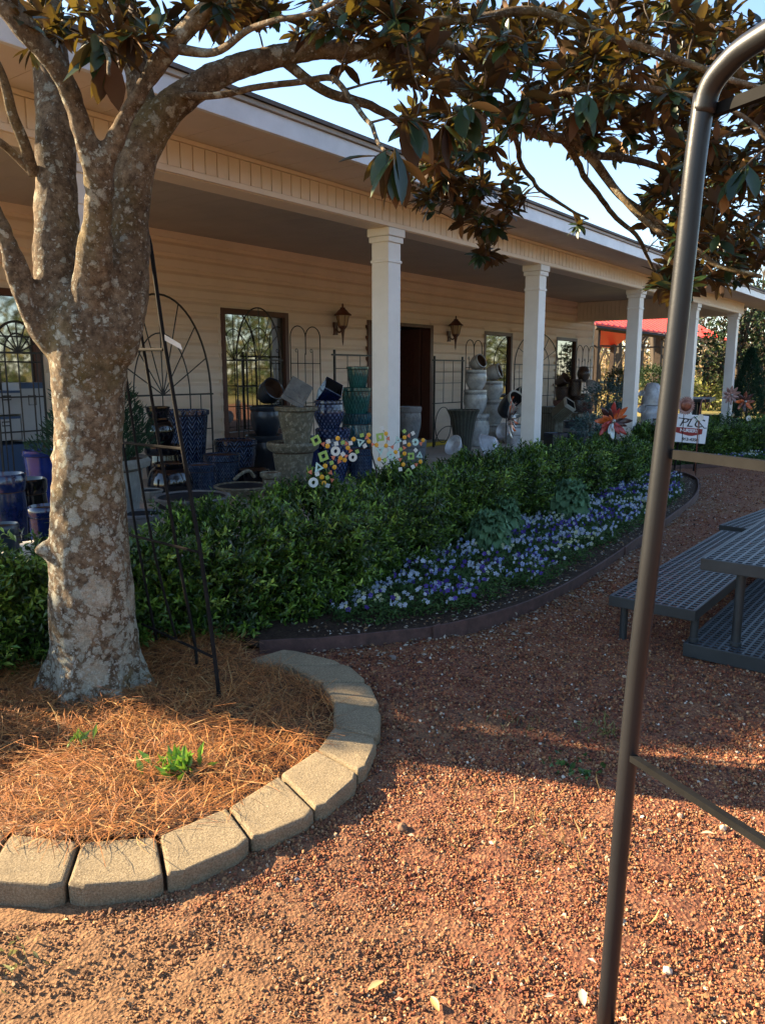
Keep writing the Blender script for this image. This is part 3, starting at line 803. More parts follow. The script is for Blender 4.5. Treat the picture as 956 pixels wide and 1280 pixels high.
no = np.zeros(nv*3); me.vertices.foreach_get('normal', no); no = no.reshape(-1, 3)
dsp = np.array([noise.fractal(Vector((x*7, y*7, z*5)), 1, 2, 5)*.008+noise.noise(Vector((x*30, y*30, z*24)))*.0035+abs(noise.noise(Vector((x*14, y*14, z*9))))*.006 for x, y, z in co])
co += no*dsp[:, None]; me.vertices.foreach_set('co', co.ravel()); me.materials.clear(); me.materials.append(M['bark'])
me.polygons.foreach_set('use_smooth', np.ones(len(me.polygons), dtype=bool)); me.name = 'trunk'
link(bpy.data.objects.new('trunk', me), MT)

THIN = [
    [(45, 215, 15, 3.5), (38, 185, 15, 3.45), (28, 150, 14, 3.4), (18, 115, 13, 3.35), (4, 78, 10, 3.3), (-20, 40, 8, 3.2)],
    [(42, 210, 12, 3.5), (22, 188, 10, 3.45), (0, 170, 9, 3.4), (-40, 150, 7, 3.35)],
    [(586, 118, 17, 3.9), (640, 146, 15, 4.0), (672, 168, 14, 4.05), (717, 186, 13, 4.15), (757, 221, 11, 4.25), (790, 255, 9, 4.35), (827, 285, 8, 4.45), (860, 330, 5, 4.5), (880, 365, 3, 4.5)],
    [(355, 69, 18, 3.65), (400, 30, 16, 3.6), (450, -5, 15, 3.5), (520, -60, 12, 3.4), (620, -140, 9, 3.3)],
    [(430, 62, 14, 3.7), (500, 34, 13, 3.65), (590, 22, 12, 3.6), (680, 18, 11, 3.55), (770, 40, 10, 3.5), (860, 78, 9, 3.5), (940, 120, 7, 3.5), (1010, 150, 5, 3.5)],
    [(228, 125, 9, 3.56), (262, 124, 9, 3.5), (305, 117, 8, 3.45), (370, 105, 8, 3.4), (410, 96, 8, 3.35), (440, 120, 7, 3.2), (462, 158, 6, 3.0), (480, 190, 5, 2.75), (492, 205, 4, 2.6)],
    [(355, 72, 14, 3.65), (395, 100, 13, 3.7), (440, 122, 12, 3.8), (500, 150, 10, 4.0), (540, 190, 8, 4.3), (570, 220, 5, 4.5)],
    [(586, 118, 10, 3.9), (606, 170, 8, 4.2), (600, 215, 6, 4.5), (590, 250, 5, 4.7), (612, 300, 3, 4.8)],
    [(640, 146, 10, 4.0), (690, 120, 9, 3.9), (760, 100, 8, 3.7), (840, 110, 7, 3.6), (920, 150, 6, 3.5), (990, 200, 4, 3.4)],
    [(672, 168, 11, 4.05), (730, 190, 10, 4.2), (790, 200, 9, 4.4), (850, 220, 8, 4.5), (910, 260, 6, 4.6), (960, 300, 4, 4.7)],
    [(700, 180, 9, 4.1), (738, 235, 7, 4.5), (770, 275, 6, 4.8), (800, 305, 5, 5.0), (822, 340, 3, 5.1)],
    [(640, 146, 9, 4.0), (650, 190, 7, 4.5), (668, 230, 5, 5.0), (700, 255, 4, 5.3), (732, 270, 3, 5.5)],
    [(757, 221, 9, 4.25), (800, 270, 8, 4.1), (850, 300, 7, 4.0), (900, 330, 6, 3.9), (950, 345, 5, 3.8)],
    [(510, 74, 12, 3.8), (560, 60, 11, 4.2), (630, 70, 10, 4.6), (700, 90, 9, 5.0), (780, 130, 8, 5.4), (860, 170, 6, 5.8)],
    [(222, 50, 14, 3.18), (260, 60, 10, 3.1), (300, 40, 8, 3.0), (360, 20, 7, 2.9), (420, 0, 6, 2.8)],
    [(160, 20, 14, 3.65), (130, 10, 10, 3.4), (120, 40, 8, 3.1), (130, 75, 6, 2.9), (134, 95, 4, 2.8)],
    [(340, -50, 16, 3.4), (450, -90, 14, 3.6), (600, -110, 12, 3.9), (760, -100, 10, 4.2), (900, -60, 8, 4.3), (1000, -10, 6, 4.3)],
]
bm = MB(); LB = MB
for l in THIN:
    C, R = limb(l); C = [c+noise.noise_vector(c*2.6)*.045+noise.noise_vector(c*9)*.008 for c in C]
    o_ = MB().tube([c-MTL for c in C], R, 8).build('limb', M['bark'], MT, smooth=True)
    LP += list(zip(C, R))
LPX = np.array([list(c) for c, r in LP]); LPR = np.array([r for c, r in LP])
# whorls of leaves at twig ends
WH = []   # (pos, n leaves, size, droop)
def zone(u, v, ru, rv, n, d0, d1, sz=.104, nl=(8, 14), droop=.2):
    k = 0; n = int(n*DENS)
    while k < n:
        a_ = RU(0, 2*pi); q = sqrt(random.random())
        uu = u+ru*q*cos(a_); vv = v+rv*q*sin(a_)
        if inpoly(uu, vv, GAP1) or inpoly(uu, vv, GAP2): 
            if random.random() < .96: k += .5; continue
        WH.append((ad(uu, vv, RU(d0, d1)), random.randint(*nl), sz*RU(.8, 1.15), droop)); k += 1
DENS = 3.0
GAP1 = [(225, 120), (300, 60), (345, 45), (400, 75), (470, 100), (480, 200), (430, 190), (330, 140)]
GAP2 = [(690, 160), (735, 205), (790, 285), (822, 330), (790, 320), (760, 285), (690, 270), (655, 245), (640, 200)]
zone(140, 18, 120, 40, 12, 2.8, 3.7)
zone(300, 8, 70, 22, 9, 2.8, 3.8)
zone(430, 20, 110, 34, 12, 2.8, 4.2)
zone(400, 85, 60, 30, 2, 3.4, 4.0, .12, (5, 8))
zone(560, 50, 110, 60, 30, 3.0, 5.5)
zone(570, 160, 70, 60, 17, 3.2, 5.2)
zone(555, 225, 50, 40, 12, 4.2, 5.2)
zone(605, 265, 40, 38, 9, 4.2, 5.2)
zone(672, 225, 45, 28, 8, 4.8, 5.6)
zone(722, 268, 24, 14, 4, 5.0, 5.4)
zone(612, 318, 14, 8, 2, 4.6, 4.9)
zone(690, 90, 90, 85, 28, 3.2, 5.6)
zone(810, 70, 90, 80, 32, 3.2, 5.6)
zone(770, 160, 70, 40, 14, 3.6, 5.2)
zone(905, 120, 80, 110, 44, 3.4, 5.6)
zone(890, 250, 85, 70, 42, 3.4, 5.4)
zone(895, 325, 75, 32, 17, 3.8, 5.2)
zone(840, 352, 20, 10, 4, 3.6, 4.2, .12)
zone(150, -60, 200, 40, 22, 2.8, 4.5)
zone(520, -120, 420, 110, 75, 2.8, 6.0)
zone(1080, 120, 110, 200, 50, 3.6, 6.0)
for (u, v, d, n, s) in ((494, 206, 2.45, 13, .15), (470, 196, 2.5, 6, .13), (132, 60, 2.8, 9, .16), (120, 42, 2.8, 7, .15), (44, 55, 3.0, 6, .11), (40, 66, 3.1, 4, .10), (160, 40, 2.9, 8, .15),
                        (520, 150, 2.9, 10, .16), (560, 160, 3.1, 10, .16), (655, 120, 3.2, 9, .16), (730, 130, 3.2, 9, .15), (925, 215, 3.2, 10, .16), (590, 130, 2.9, 8, .16)):
    WH.append((ad(u, v, d), n, s, .95))
tv, tf = leaf_big(); tv = np.array(tv)
LD = []; LL = []; LS = []; LN = []; TW = MB()
def dl(w_): return float(np.linalg.norm(LPX-np.array(w_[0]), axis=1).min())
WH.sort(key=dl); ALLP = LPX.copy(); ALLR = LPR.copy()
for pos, n, s, droop in WH:
    p = np.array(pos); dd = np.linalg.norm(ALLP-p, axis=1)+np.where(ALLP[:, 2] > p[2]+.05, .12, 0)
    j = int(dd.argmin()); base = Vector(ALLP[j]); rj = ALLR[j]
    ax = (Vector(p)-base); ln = ax.length
    if ln < 1e-3: ax = Vector((0, 0, 1))
    ax = ax.normalized()
    mid = base.lerp(Vector(p), .5)+Vector((RU(-1, 1), RU(-1, 1), RU(-.6, 1)))*ln*.09
    r0 = min(.009, rj*.8, .004+ln*.005); ALLP = np.vstack([ALLP, p, np.array(mid)]); ALLR = np.append(ALLR, [.0035, (r0+.003)/2])
    if ln > .05: TW.tube([c-MTL for c in catmull([base, mid, Vector(p)], 4)], list(np.linspace(r0, .0028, 9)), 5)
    ax = (ax+Vector((0, 0, -.15 if droop > .9 else .45))).normalized()
    q = Vector(ax).orthogonal().normalized(); b2 = ax.cross(q)
    for k in range(n):
        a_ = k*2.39996+RU(-.3, .3); tilt = RU(.35, 1.45)
        d = ax*cos(tilt)+(q*cos(a_)+b2*sin(a_))*sin(tilt)
        d = (d+Vector((0, 0, -droop*RU(.4, 1.5)))).normalized()
        LD.append(d); LL.append(Vector(p)-ax*RU(0, .05)-MTL); LS.append(s*RU(.62, 1.12))
        rad_ = q*cos(a_)+b2*sin(a_)
        if droop > .9: LN.append((rad_+Vector((RU(-.25, .25), RU(-.25, .25), .5))).normalized()); continue
        nr = (ax*(1 if droop > .9 else .5)+Vector((RU(-.5, .5), RU(-.5, .5), RU(0, .9) if droop > .9 else RU(.5, 1.3)))).normalized(); LN.append(nr)
LD = np.array(LD); LL = np.array(LL); LS = np.array(LS); LN = np.array(LN)
R = frames(LD, LN, LS); R[:, :, 0] *= RS.uniform(.85, 1.3, (len(LS), 1))
Vv, Ff = scatter(tv, tf, R, LL)
npmesh('foliage', Vv, Ff, M['magleaf'], MT, smooth=True, attr=np.repeat(RS.uniform(0, 1, len(LS)), len(tv)))
TW.build('twigs', M['twig'], MT, smooth=True)

# unseen tree added past the shop's left end to break the sun into patches
def leafy_tree(loc, h, r, n, label, group=None, pal=((.03, .06, .015), (.05, .085, .02), (.07, .11, .03)), ls=.12, z0=.35, trunk_r=.12, name='leafy_tree', gaps=.45, seed=1):
    t = thing(name, label, 'tree', loc, group=group)
    rs = np.random.RandomState(seed)
    bm = MB(); bm.tube([(0, 0, -.1), (rs.uniform(-.1, .1), rs.uniform(-.1, .1), h*.35), (rs.uniform(-.2, .2), rs.uniform(-.2, .2), h*.85)], [trunk_r, trunk_r*.7, trunk_r*.15], 9)
    lobes = []
    for k in range(26):
        a_ = rs.uniform(0, 2*pi); q = rs.uniform(.25, .85); zz = rs.uniform(z0, .95)
        env = sin(pi*min(1, max(.05, (zz-z0+.12)/(1.1-z0))))
        lobes.append((r*q*env*cos(a_), r*q*env*sin(a_), h*zz, r*rs.uniform(.22, .42)))
        e = lobes[-1]; bm.tube([(0, 0, h*max(.15, zz-.3)), (e[0]*.5, e[1]*.5, h*(zz-.08)), (e[0], e[1], e[2])], [trunk_r*.4, trunk_r*.22, .012], 5)
    bm.build('trunk', M['twig'], t, smooth=True)
    lb = np.array(lobes); k = rs.randint(0, len(lb), n); D = rs.normal(size=(n, 3)); D /= np.linalg.norm(D, axis=1, keepdims=True)
    L = lb[k, :3]+D*lb[k, 3:4]*rs.uniform(gaps, 1.05, (n, 1))
    dd = D*.7+rs.normal(size=(n, 3))*.6; tv_, tf_ = leaf_small(.5)
    Rr = frames(dd, rs.normal(size=(n, 3))+np.array([0, 0, 1.2]), ls*rs.uniform(.6, 1.3, n))
    V_, F_ = scatter(tv_, tf_, Rr, L)
    c = np.array(pal)[rs.randint(0, len(pal), n)]*rs.uniform(.7, 1.25, (n, 1))
    npmesh('crown', V_, F_, M['farleaf'], t, colattr=np.repeat(c, len(tv_), axis=0))
    return t
leafy_tree((1.3, 10.0, 0), 6.8, 1.95, 36000, 'unseen broadleaf tree added past the left end of the shop to dapple the sun', ls=.15, z0=.2, gaps=.2, seed=4)

# ------------------------------------------------------------------ hedges
def hedge(name, label, front, back, h, sun_n, seed, x0, x1, dens=1.0, lsz=.052, core_in=.21):
    rs = np.random.RandomState(seed)
    def fr(x): return np.interp(x, *front)
    def bk(x): return np.interp(x, *back)
    def top(x): return np.interp(x, *h)
    # core: lumpy twig body, its dark colour stands in for inner shade
    xs_ = np.arange(x0, x1+.01, .12); prof = 14; V = []
    for x in xs_:
        f_, b_, t_ = fr(x)+core_in, bk(x)-core_in, top(x)-core_in-.07
        for k in range(prof):
            a_ = pi*k/(prof-1); cx0 = (f_+b_)/2; hw = (b_-f_)/2
            sx = -cos(a_); sz = sin(a_)
            e = .45
            px = cx0+hw*np.sign(sx)*abs(sx)**e; pz = max(.02, t_*sz**e)
            V.append((x, px, pz*(1+.06*noise.noise(Vector((x*1.6, px*2, seed))))))
    V = np.array(V); n = len(xs_); I = np.arange(n*prof).reshape(n, prof)
    F = np.stack([I[:-1, :-1], I[1:, :-1], I[1:, 1:], I[:-1, 1:]], -1).reshape(-1, 4)
    root = thing(name, label, 'hedge', (0, 0, 0))
    npmesh('stem_shade_core', V, F, M['hedgecore'], root, smooth=True)
    # shoots on the surface
    N = int(dens*1500*(x1-x0))
    X = rs.uniform(x0-.03, x1+.03, N); a_ = pi*rs.uniform(0.0, 1.0, N)
    f_, b_, t_ = fr(X), bk(X), top(X); cx0 = (f_+b_)/2; hw = (b_-f_)/2
    bush_ = np.abs(np.sin((X+.25*np.sin(X*1.3+seed))*pi/.95))**.45; bush_ = (bush_-1)*.36
    lump = bush_+np.array([noise.noise(Vector((x*1.5, aa*1.1, seed)))*.10+noise.noise(Vector((x*4.2, aa*3.2, seed)))*.05 for x, aa in zip(X, a_)])
    sx = -np.cos(a_); sz = np.sin(a_); e = .45
    Yp = cx0+(hw+lump*.6)*np.sign(sx)*np.abs(sx)**e; Zp = np.maximum(.04, (t_+lump)*np.abs(sz)**e)
    # resample side so the vertical faces are covered evenly
    side = rs.uniform(0, 1, N) < .42
    Zs = rs.uniform(.03, 1, N)**.9*(t_*.92); 
    Yp = np.where(side, np.where(rs.uniform(0, 1, N) < .85, f_, b_)+lump*.7*np.where(Yp < cx0, -1, 1)+.05*(Zs/np.maximum(t_, .1))**4, Yp); Zp = np.where(side, Zs, Zp)
    nx = rs.normal(0, .35, N); ny = np.where(side, np.sign(Yp-cx0)*1.0, sx*.8); nz_ = np.where(side, .55, .4+sz)
    D = np.stack([nx, ny, nz_], 1)+rs.normal(0, .25, (N, 3)); D /= np.linalg.norm(D, axis=1, keepdims=True)
    base = np.stack([X, Yp, Zp], 1)-D*(.02+.13*rs.uniform(0, 1, (N, 1))**.7)+D*.06*(rs.uniform(0, 1, (N, 1)) > .93)
    per = 9; K = N*per
    D2 = np.repeat(D, per, 0); B2 = np.repeat(base, per, 0); j = np.tile(np.arange(per), N)
    ang = j*2.4+np.repeat(rs.uniform(0, 6.28, N), per)
    q = np.cross(D2, np.array([0.3, .1, 1.])); q /= np.linalg.norm(q, axis=1, keepdims=True); b3 = np.cross(D2, q)
    out = q*np.cos(ang)[:, None]+b3*np.sin(ang)[:, None]
    L = B2+D2*(j*.0125+rs.uniform(0, .008, K))[:, None]
    tilt = rs.uniform(.35, 1.0, K)[:, None]
    LD_ = D2*(1-tilt*.6)+out*tilt+np.array([0, 0, .12])
    sz_ = lsz*rs.uniform(.65, 1.2, K)*(1-.03*j)
    tv_, tf_ = leaf_small(.40)
    Rr = frames(LD_, D2+np.array([0, 0, .5])+rs.normal(0, .3, (K, 3)), sz_)
    V_, F_ = scatter(tv_, tf_, Rr, L)
    pal = np.array([(.018, .040, .007), (.048, .098, .012), (.098, .170, .020), (.22, .31, .05)])
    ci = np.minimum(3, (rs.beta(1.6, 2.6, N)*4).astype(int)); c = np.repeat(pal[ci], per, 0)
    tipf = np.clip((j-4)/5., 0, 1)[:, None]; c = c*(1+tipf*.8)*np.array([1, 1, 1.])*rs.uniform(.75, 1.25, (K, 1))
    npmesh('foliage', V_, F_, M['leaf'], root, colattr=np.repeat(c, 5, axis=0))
    return root
HFX = ([-1.2, 1.3, 1.9, 2.6, 3.15, 3.6, 4.2, 5.0, 5.8, 7.2, 9.0, 10.6], [3.6, 3.58, 3.50, 3.30, 2.98, 2.98, 3.10, 3.25, 3.32, 3.36, 3.36, 3.4])
HBX = ([-1.2, 2, 4, 10.6], [4.25, 4.2, 4.02, 4.02])
HH = ([-1.2, 1.6, 2.2, 2.9, 3.4, 4.2, 5.2, 6.2, 8, 10, 10.6], [.68, .66, .62, .66, .70, .70, .70, .70, .66, .64, .60])
hedge('boxwood_hedge', 'dark green clipped hedge running along the porch behind the violas', HFX, HBX, HH, 0, 3, -1.3, 10.45, 1.25, .056)
H2F = ([12.2, 13, 14, 15.5, 18], [4.15, 3.75, 3.1, 2.35, 1.5])
H2B = ([12.2, 13, 14, 15.5, 18], [4.35, 4.4, 4.2, 3.6, 2.9])
hedge('boxwood_hedge', 'second green hedge beyond the path opening, behind the nursery sign', H2F, H2B, ([12, 18], [.62, .72]), 0, 5, 12.3, 17.8, .9, .06)

# ------------------------------------------------------------------ planting beds, edging
def sheet(name, poly, z, m, kind='structure'):
    bm = MB(); bm.add([(x, y, z) for x, y in poly], [tuple(range(len(poly)))]); o = bm.build(name, m); o['kind'] = kind; return o
BEDF = [(2.75, 2.92), (3.07, 2.62), (3.72, 2.22), (4.75, 2.08), (6.68, 2.2), (9.13, 2.44), (10.6, 2.78), (11.2, 3.05), (11.55, 3.4), (11.6, 3.9)]
bc = catmull([Vector((x, y, 0)) for x, y in BEDF], 8)
# mulch surface, gently crowned
V = []; F = []
for i, p in enumerate(bc):
    for k in range(8):
        t_ = k/7; y = p.y+.004+(4.1-p.y)*t_
        V.append((p.x, y, .035+.05*sin(pi*t_*.8)+.012*nz(p.x, y, 5)))
    if i:
        for k in range(7): a_ = (i-1)*8+k; F.append((a_, a_+8, a_+9, a_+1))
struct(npmesh('flower_bed', np.array(V), np.array(F), M['mulch'], smooth=True))
# left strip of soil below the hedge and up to the porch
sheet('planting_soil', [(-6, 3.5), (1.6, 3.35), (2.5, 3.2), (2.8, 2.93), (3.2, 3.4), (3.2, 4.118), (-6, 4.118)], .034, M['mulch'])
V = []; F = []; hgt = .075
for i, p in enumerate(bc):
    d = (bc[min(i+1, len(bc)-1)]-bc[max(i-1, 0)]).normalized(); nrm = Vector((d.y, -d.x, 0))
    wob = .004*nz(i*.9, 0, 1)
    for (o_, z) in ((.010+wob, -.03), (.010+wob, hgt), (-.006+wob, hgt), (-.006+wob, -.03)):
        q = p+nrm*o_; V.append((q.x, q.y, z+(.006*nz(i*.4, 2, 1) if z > 0 else 0)))
    if i:
        for k in range(4): a_ = (i-1)*4; F.append((a_+k, a_+(k+1) % 4, a_+4+(k+1) % 4, a_+4+k))
eo = npmesh('bed_edging', np.array(V), np.array(F), M['rust'])
tag(eo, 'rusty metal edging strip curving along the viola bed', 'edging')
for i in (14, 30, 46, 60): MB().box((-.03, -.012, -.05), (.03, -.0, .085), Matrix.Translation(bc[i]+Vector((0, -.012, 0)))).build('stake_plate', M['rust'], eo)
bed2 = [(12.0, 3.75), (12.5, 3.50), (13.2, 3.0), (13.95, 2.55), (15.2, 1.9), (17.5, 1.1)]
sheet('far_flower_bed', bed2+[(18, 1.5), (15.5, 2.6), (14, 3.4), (12.3, 4.1)], .03, M['mulch'])
e2 = MB()
for i in range(len(bed2)-1):
    a_, b_ = Vector((*bed2[i], 0)), Vector((*bed2[i+1], 0)); d = (b_-a_).normalized(); nn_ = Vector((d.y, -d.x, 0))*.015
    e2.add([a_+nn_, b_+nn_, b_-nn_, a_-nn_]+[q+Vector((0, 0, .06)) for q in (a_+nn_, b_+nn_, b_-nn_, a_-nn_)], [(0, 1, 5, 4), (4, 5, 6, 7), (2, 3, 7, 6)])
tag(e2.build('bed_edging', M['rust']), 'low edging strip in front of the far flower bed', 'edging')

def violas(name, label, poly, n, seed, zf, ls=.03):
    rs = np.random.RandomState(seed); P_ = []
    xs_ = [p[0] for p in poly]; ys_ = [p[1] for p in poly]
    while len(P_) < n:
        x, y = rs.uniform(min(xs_), max(xs_)), rs.uniform(min(ys_), max(ys_))
        if inpoly(x, y, poly) and noise.noise(Vector((x*4.5, y*4.5, 2))) > -.28: P_.append((x, y))
    P_ = np.array(P_); hgt_ = np.array([.10+.05*noise.noise(Vector((x*4, y*4, 7))) for x, y in P_])
    K = n*9; j = np.tile(np.arange(9), n)
    L = np.repeat(np.column_stack([P_, np.full(n, zf)]), 9, 0)+np.column_stack([rs.normal(0, .03, (K, 2)), rs.uniform(0, 1, K)*np.repeat(hgt_, 9)])
    D = np.column_stack([rs.normal(0, 1, (K, 2)), rs.uniform(-.1, 1.1, K)])
    tv_, tf_ = leaf_small(.45); R_ = frames(D, rs.normal(size=(K, 3))*.5+np.array([0, 0, 1.]), ls*rs.uniform(.7, 1.3, K))
    V1, F1 = scatter(tv_, tf_, R_, L)
    c1 = np.repeat(np.array([(.04, .085, .025), (.06, .12, .03), (.09, .15, .05)])[rs.randint(0, 3, K)], 5, 0)
    # flowers: five rounded petals
    fv = [(0, 0, 0)]; ff = []
    for k in range(5):
        a_ = 2*pi*k/5+pi/2; r_ = 1.0 if k != 0 else .9
        for da, rr in ((-.52, .72), (-.2, 1.0), (.2, 1.0), (.52, .72)): fv.append((rr*r_*cos(a_+da), rr*r_*sin(a_+da), .12*rr))
        b_ = 1+k*4; ff += [(0, b_, b_+1), (0, b_+1, b_+2), (0, b_+2, b_+3)]
    m_n = int(n*.50); idx = rs.choice(n, m_n)
    keep_ = np.array([noise.noise(Vector((x*3.1, y*5, 4))) for x, y in P_[idx]]) > -.22; idx = idx[keep_]; m_n = len(idx)
    Lf = np.column_stack([P_[idx]+rs.normal(0, .02, (m_n, 2)), zf+hgt_[idx]+rs.uniform(-.01, .035, m_n)])
    N_ = np.column_stack([rs.normal(-.55, .4, m_n), rs.normal(-.8, .4, m_n), rs.uniform(.3, 1.1, m_n)])
    R_ = frames(np.column_stack([rs.normal(0, .2, m_n), rs.normal(0, .2, m_n), np.ones(m_n)]), N_, rs.uniform(.010, .0185, m_n))
    V2, F2 = scatter(fv, [np.array(ff)], R_, Lf)
    zone_ = np.array([noise.noise(Vector((x*1.1, y*2.4, seed))) for x, y in P_[idx]])+rs.normal(0, .16, m_n)
    pal = np.array([(.10, .055, .34), (.30, .38, .66), (.52, .58, .70), (.58, .62, .36)])
    ci = np.digitize(zone_, [-.26, -.10, .26]); ci[rs.uniform(size=m_n) < .22] = 2; ci[rs.uniform(size=m_n) < .12] = 0
    c2 = np.repeat(pal[ci]*rs.uniform(.75, 1.15, (m_n, 1)), len(fv), 0)
    off = len(V1); V_, F_ = cat([(V1, F1), (V2, F2)])
    tag(npmesh(name, V_, F_, M['petal'], colattr=np.concatenate([c1, c2])), label, 'flowers', kind='stuff')
vp = [(3.15, 2.90), (3.45, 2.54), (3.85, 2.34), (4.8, 2.20), (6.68, 2.33), (9.1, 2.57), (10.5, 3.0), (11.2, 3.35), (10.9, 3.5), (10.2, 3.32), (7.2, 3.32), (5.4, 3.22), (4.2, 3.06), (3.6, 2.96)]
violas('viola_bed', 'mass of white, blue and purple violas in front of the hedge', vp, 4600, 21, .05)
violas('far_viola_bed', 'far strip of white and violet violas below the second hedge', [(12.4, 3.62), (13.3, 3.02), (14, 2.62), (15.4, 1.92), (17.5, 1.2), (17.6, 1.55), (15.5, 2.4), (14, 3.05), (13, 3.6), (12.5, 3.9)], 1300, 22, .04, .04)

# ornamental kale plants
def kale(x, y, s, lab, seed):
    rs = np.random.RandomState(seed); t = thing('kale_plant', lab, 'plant', (x, y, .05), group='ornamental kale plants')
    n = 84; k = np.arange(n); el = np.interp(k/n, [0, 1], [1.45, .15])+rs.normal(0, .08, n); az_ = k*2.4
    V = []; F = []
    for i in range(n):
        Ln = s*np.interp(i/n, [0, .5, 1], [.10, .18, .21])*rs.uniform(.85, 1.15); off = len(V)
        hz = s*np.interp(i/n, [0, 1], [.34, .03]); nu, nw_ = 9, 8
        for a_ in range(nu):
            r_ = a_/(nu-1)
            wd = Ln*.42*sin(pi*min(1, (.12+r_*.80)))**.7
            e_ = el[i]-.9*r_**2
            cy = Ln*r_*cos(e_)*1.0+.02; cz = hz+Ln*r_*sin(max(e_, -.2))
            for b_ in range(nw_+1):
                q = b_/nw_*2-1
                ruff = abs(q)**1.5*.016*s*sin(r_*34+b_*3+i)+abs(q)**3*.018*s*rs.uniform(-1, 1)
                lx = wd*q; ly = cy; lz = cz+abs(q)*wd*.35+ruff*1.5
                V.append((lx*cos(az_[i])-ly*sin(az_[i]), lx*sin(az_[i])+ly*cos(az_[i]), lz))
        for a_ in range(nu-1):
            for b_ in range(nw_):
                p = off+a_*(nw_+1)+b_; F.append((p, p+1, p+nw_+2, p+nw_+1))
    V = np.array(V); c = np.array((.13, .24, .12))*np.repeat(rs.uniform(.75, 1.35, n), 9*9)[:, None]
    npmesh('leaves', V, np.array(F), M['petal'], t, smooth=True, colattr=c)
    MB().tube([(0, 0, -.08), (0, 0, .24*s)], .018, 8).build('stem', M['twig'], t)
kale(7.0, 3.02, 1.0, 'largest blue-green kale farthest along the viola bed', 1)
kale(5.35, 2.98, .85, 'front blue-green kale leaning over the violas', 2)
kale(5.95, 3.18, .85, 'middle kale tucked against the hedge', 3)

# litter: dry leaves and chips along the edging and path
def litter():
    rs = np.random.RandomState(5); P_ = []
    while len(P_) < 2600:
        x = rs.uniform(2.9, 12); y0 = np.interp(x, EDX, EDY); y = y0-abs(rs.normal(0, .22))-.02
        P_.append((x, y, .01, 1))
    for _ in range(1300):
        x = rs.uniform(3, 11); y0 = np.interp(x, EDX, EDY); P_.append((x, y0+abs(rs.normal(0, .16))+.02, .06, .9))
    for p in wedge(420, 1.1, 6): P_.append((p[0], p[1], .012, .8))
    P_ = np.array(P_); n = len(P_); z = gz_np(P_[:, 0], P_[:, 1])*.7*(P_[:, 2] < .04)+P_[:, 2]
    s = rs.uniform(.010, .038, n)*P_[:, 3]
    D = np.column_stack([rs.normal(size=(n, 2)), rs.normal(0, .15, n)])
    R_ = frames(D, rs.normal(size=(n, 3))*.3+np.array([0, 0, 1]), s); tv_, tf_ = leaf_small(.5, .12)
    V_, F_ = scatter(tv_, tf_, R_, np.column_stack([P_[:, :2], z+.004]))
    pal = np.array([(.32, .26, .19), (.42, .38, .31), (.20, .12, .07), (.26, .15, .07)])
    tag(npmesh('leaf_litter', V_, F_, M['litter'], colattr=np.repeat(pal[rs.randint(0, 4, n)]*rs.uniform(.7, 1.2, (n, 1)), 5, 0)), 'pale dry leaf chips scattered along the bed edging', 'leaf litter', kind='stuff')
litter()
def sprout(u, v, z, n, s, lab, colr, seed, spread=.05, blade=.18, name='weed'):
    rs = np.random.RandomState(seed); p = oz(u, v, z)
    D = np.column_stack([rs.normal(0, .7, (n, 2)), rs.uniform(.4, 1.4, n)])
    L = np.column_stack([rs.normal(0, spread, (n, 2)), rs.uniform(-.01, .01, n)])
    R_ = frames(D, rs.normal(size=(n, 3)), s*rs.uniform(.6, 1.3, n)); tv_, tf_ = leaf_small(blade)
    V_, F_ = scatter(tv_, tf_, R_, L)
    o = npmesh(name, V_, F_, M['leaf'], colattr=np.repeat(np.array(colr)*rs.uniform(.7, 1.3, (n, 1)), 5, 0)); o.location = p
    tag(o, lab, 'weed')
sprout(222, 962, .08, 60, .07, 'bright green weed growing out of the straw', (.16, .30, .03), 1, .035, .3)
sprout(100, 925, .14, 14, .05, 'small green sprout in the straw left of the trunk foot', (.14, .24, .04), 9, .02, .3)
sprout(22, 1200, .0, 30, .036, 'pale green weed at the lower left on bare soil', (.24, .24, .09), 2, .045, .3)
sprout(752, 918, .0, 60, .05, 'tufted grass weed right of the path centre, in the lit streak', (.16, .17, .05), 3, .05, .07)
sprout(715, 963, .0, 50, .035, 'small clover patch on the shaded gravel', (.05, .11, .03), 4, .05, .6)
sprout(640, 905, .0, 60, .05, 'grass tuft near the left lit streak on the path', (.13, .13, .05), 5, .09, .07)
sprout(690, 1050, .0, 70, .06, 'dry yellow grass wisp on the sunny gravel', (.34, .26, .10), 6, .14, .04)
sprout(600, 990, .0, 40, .035, 'thin dry grass at the shadow edge', (.24, .19, .07), 7, .06, .05)
def pebble(u, v, s, lab, c, seed):
    rs = np.random.RandomState(seed); p = oz(u, v, 0); p.z = ground_z(p.x, p.y)+s*.3
    bm = MB(); m2 = MB(); m2.add([tuple(q*s*(1+rs.uniform(-.25, .25))) for q in icov], [tuple(f) for f in icof])
    o = m2.build('loose_stone', mat('stone_'+str(seed), c, .9), bevel=s*.12); o.location = p; o.rotation_euler = rs.uniform(0, 3, 3); tag(o, lab, 'stone')
pebble(503, 1036, .022, 'brown clod standing alone on the sunny gravel', (.16, .09, .05), 1)
pebble(903, 1035, .014, 'pale pebble beyond the dark tube', (.50, .38, .26), 2)
pebble(850, 870+150, .012, 'tan pebble just past the shadow edge', (.42, .28, .18), 3)
pebble(835, 1213, .013, 'whitish chip right of the tube foot', (.55, .45, .34), 4)
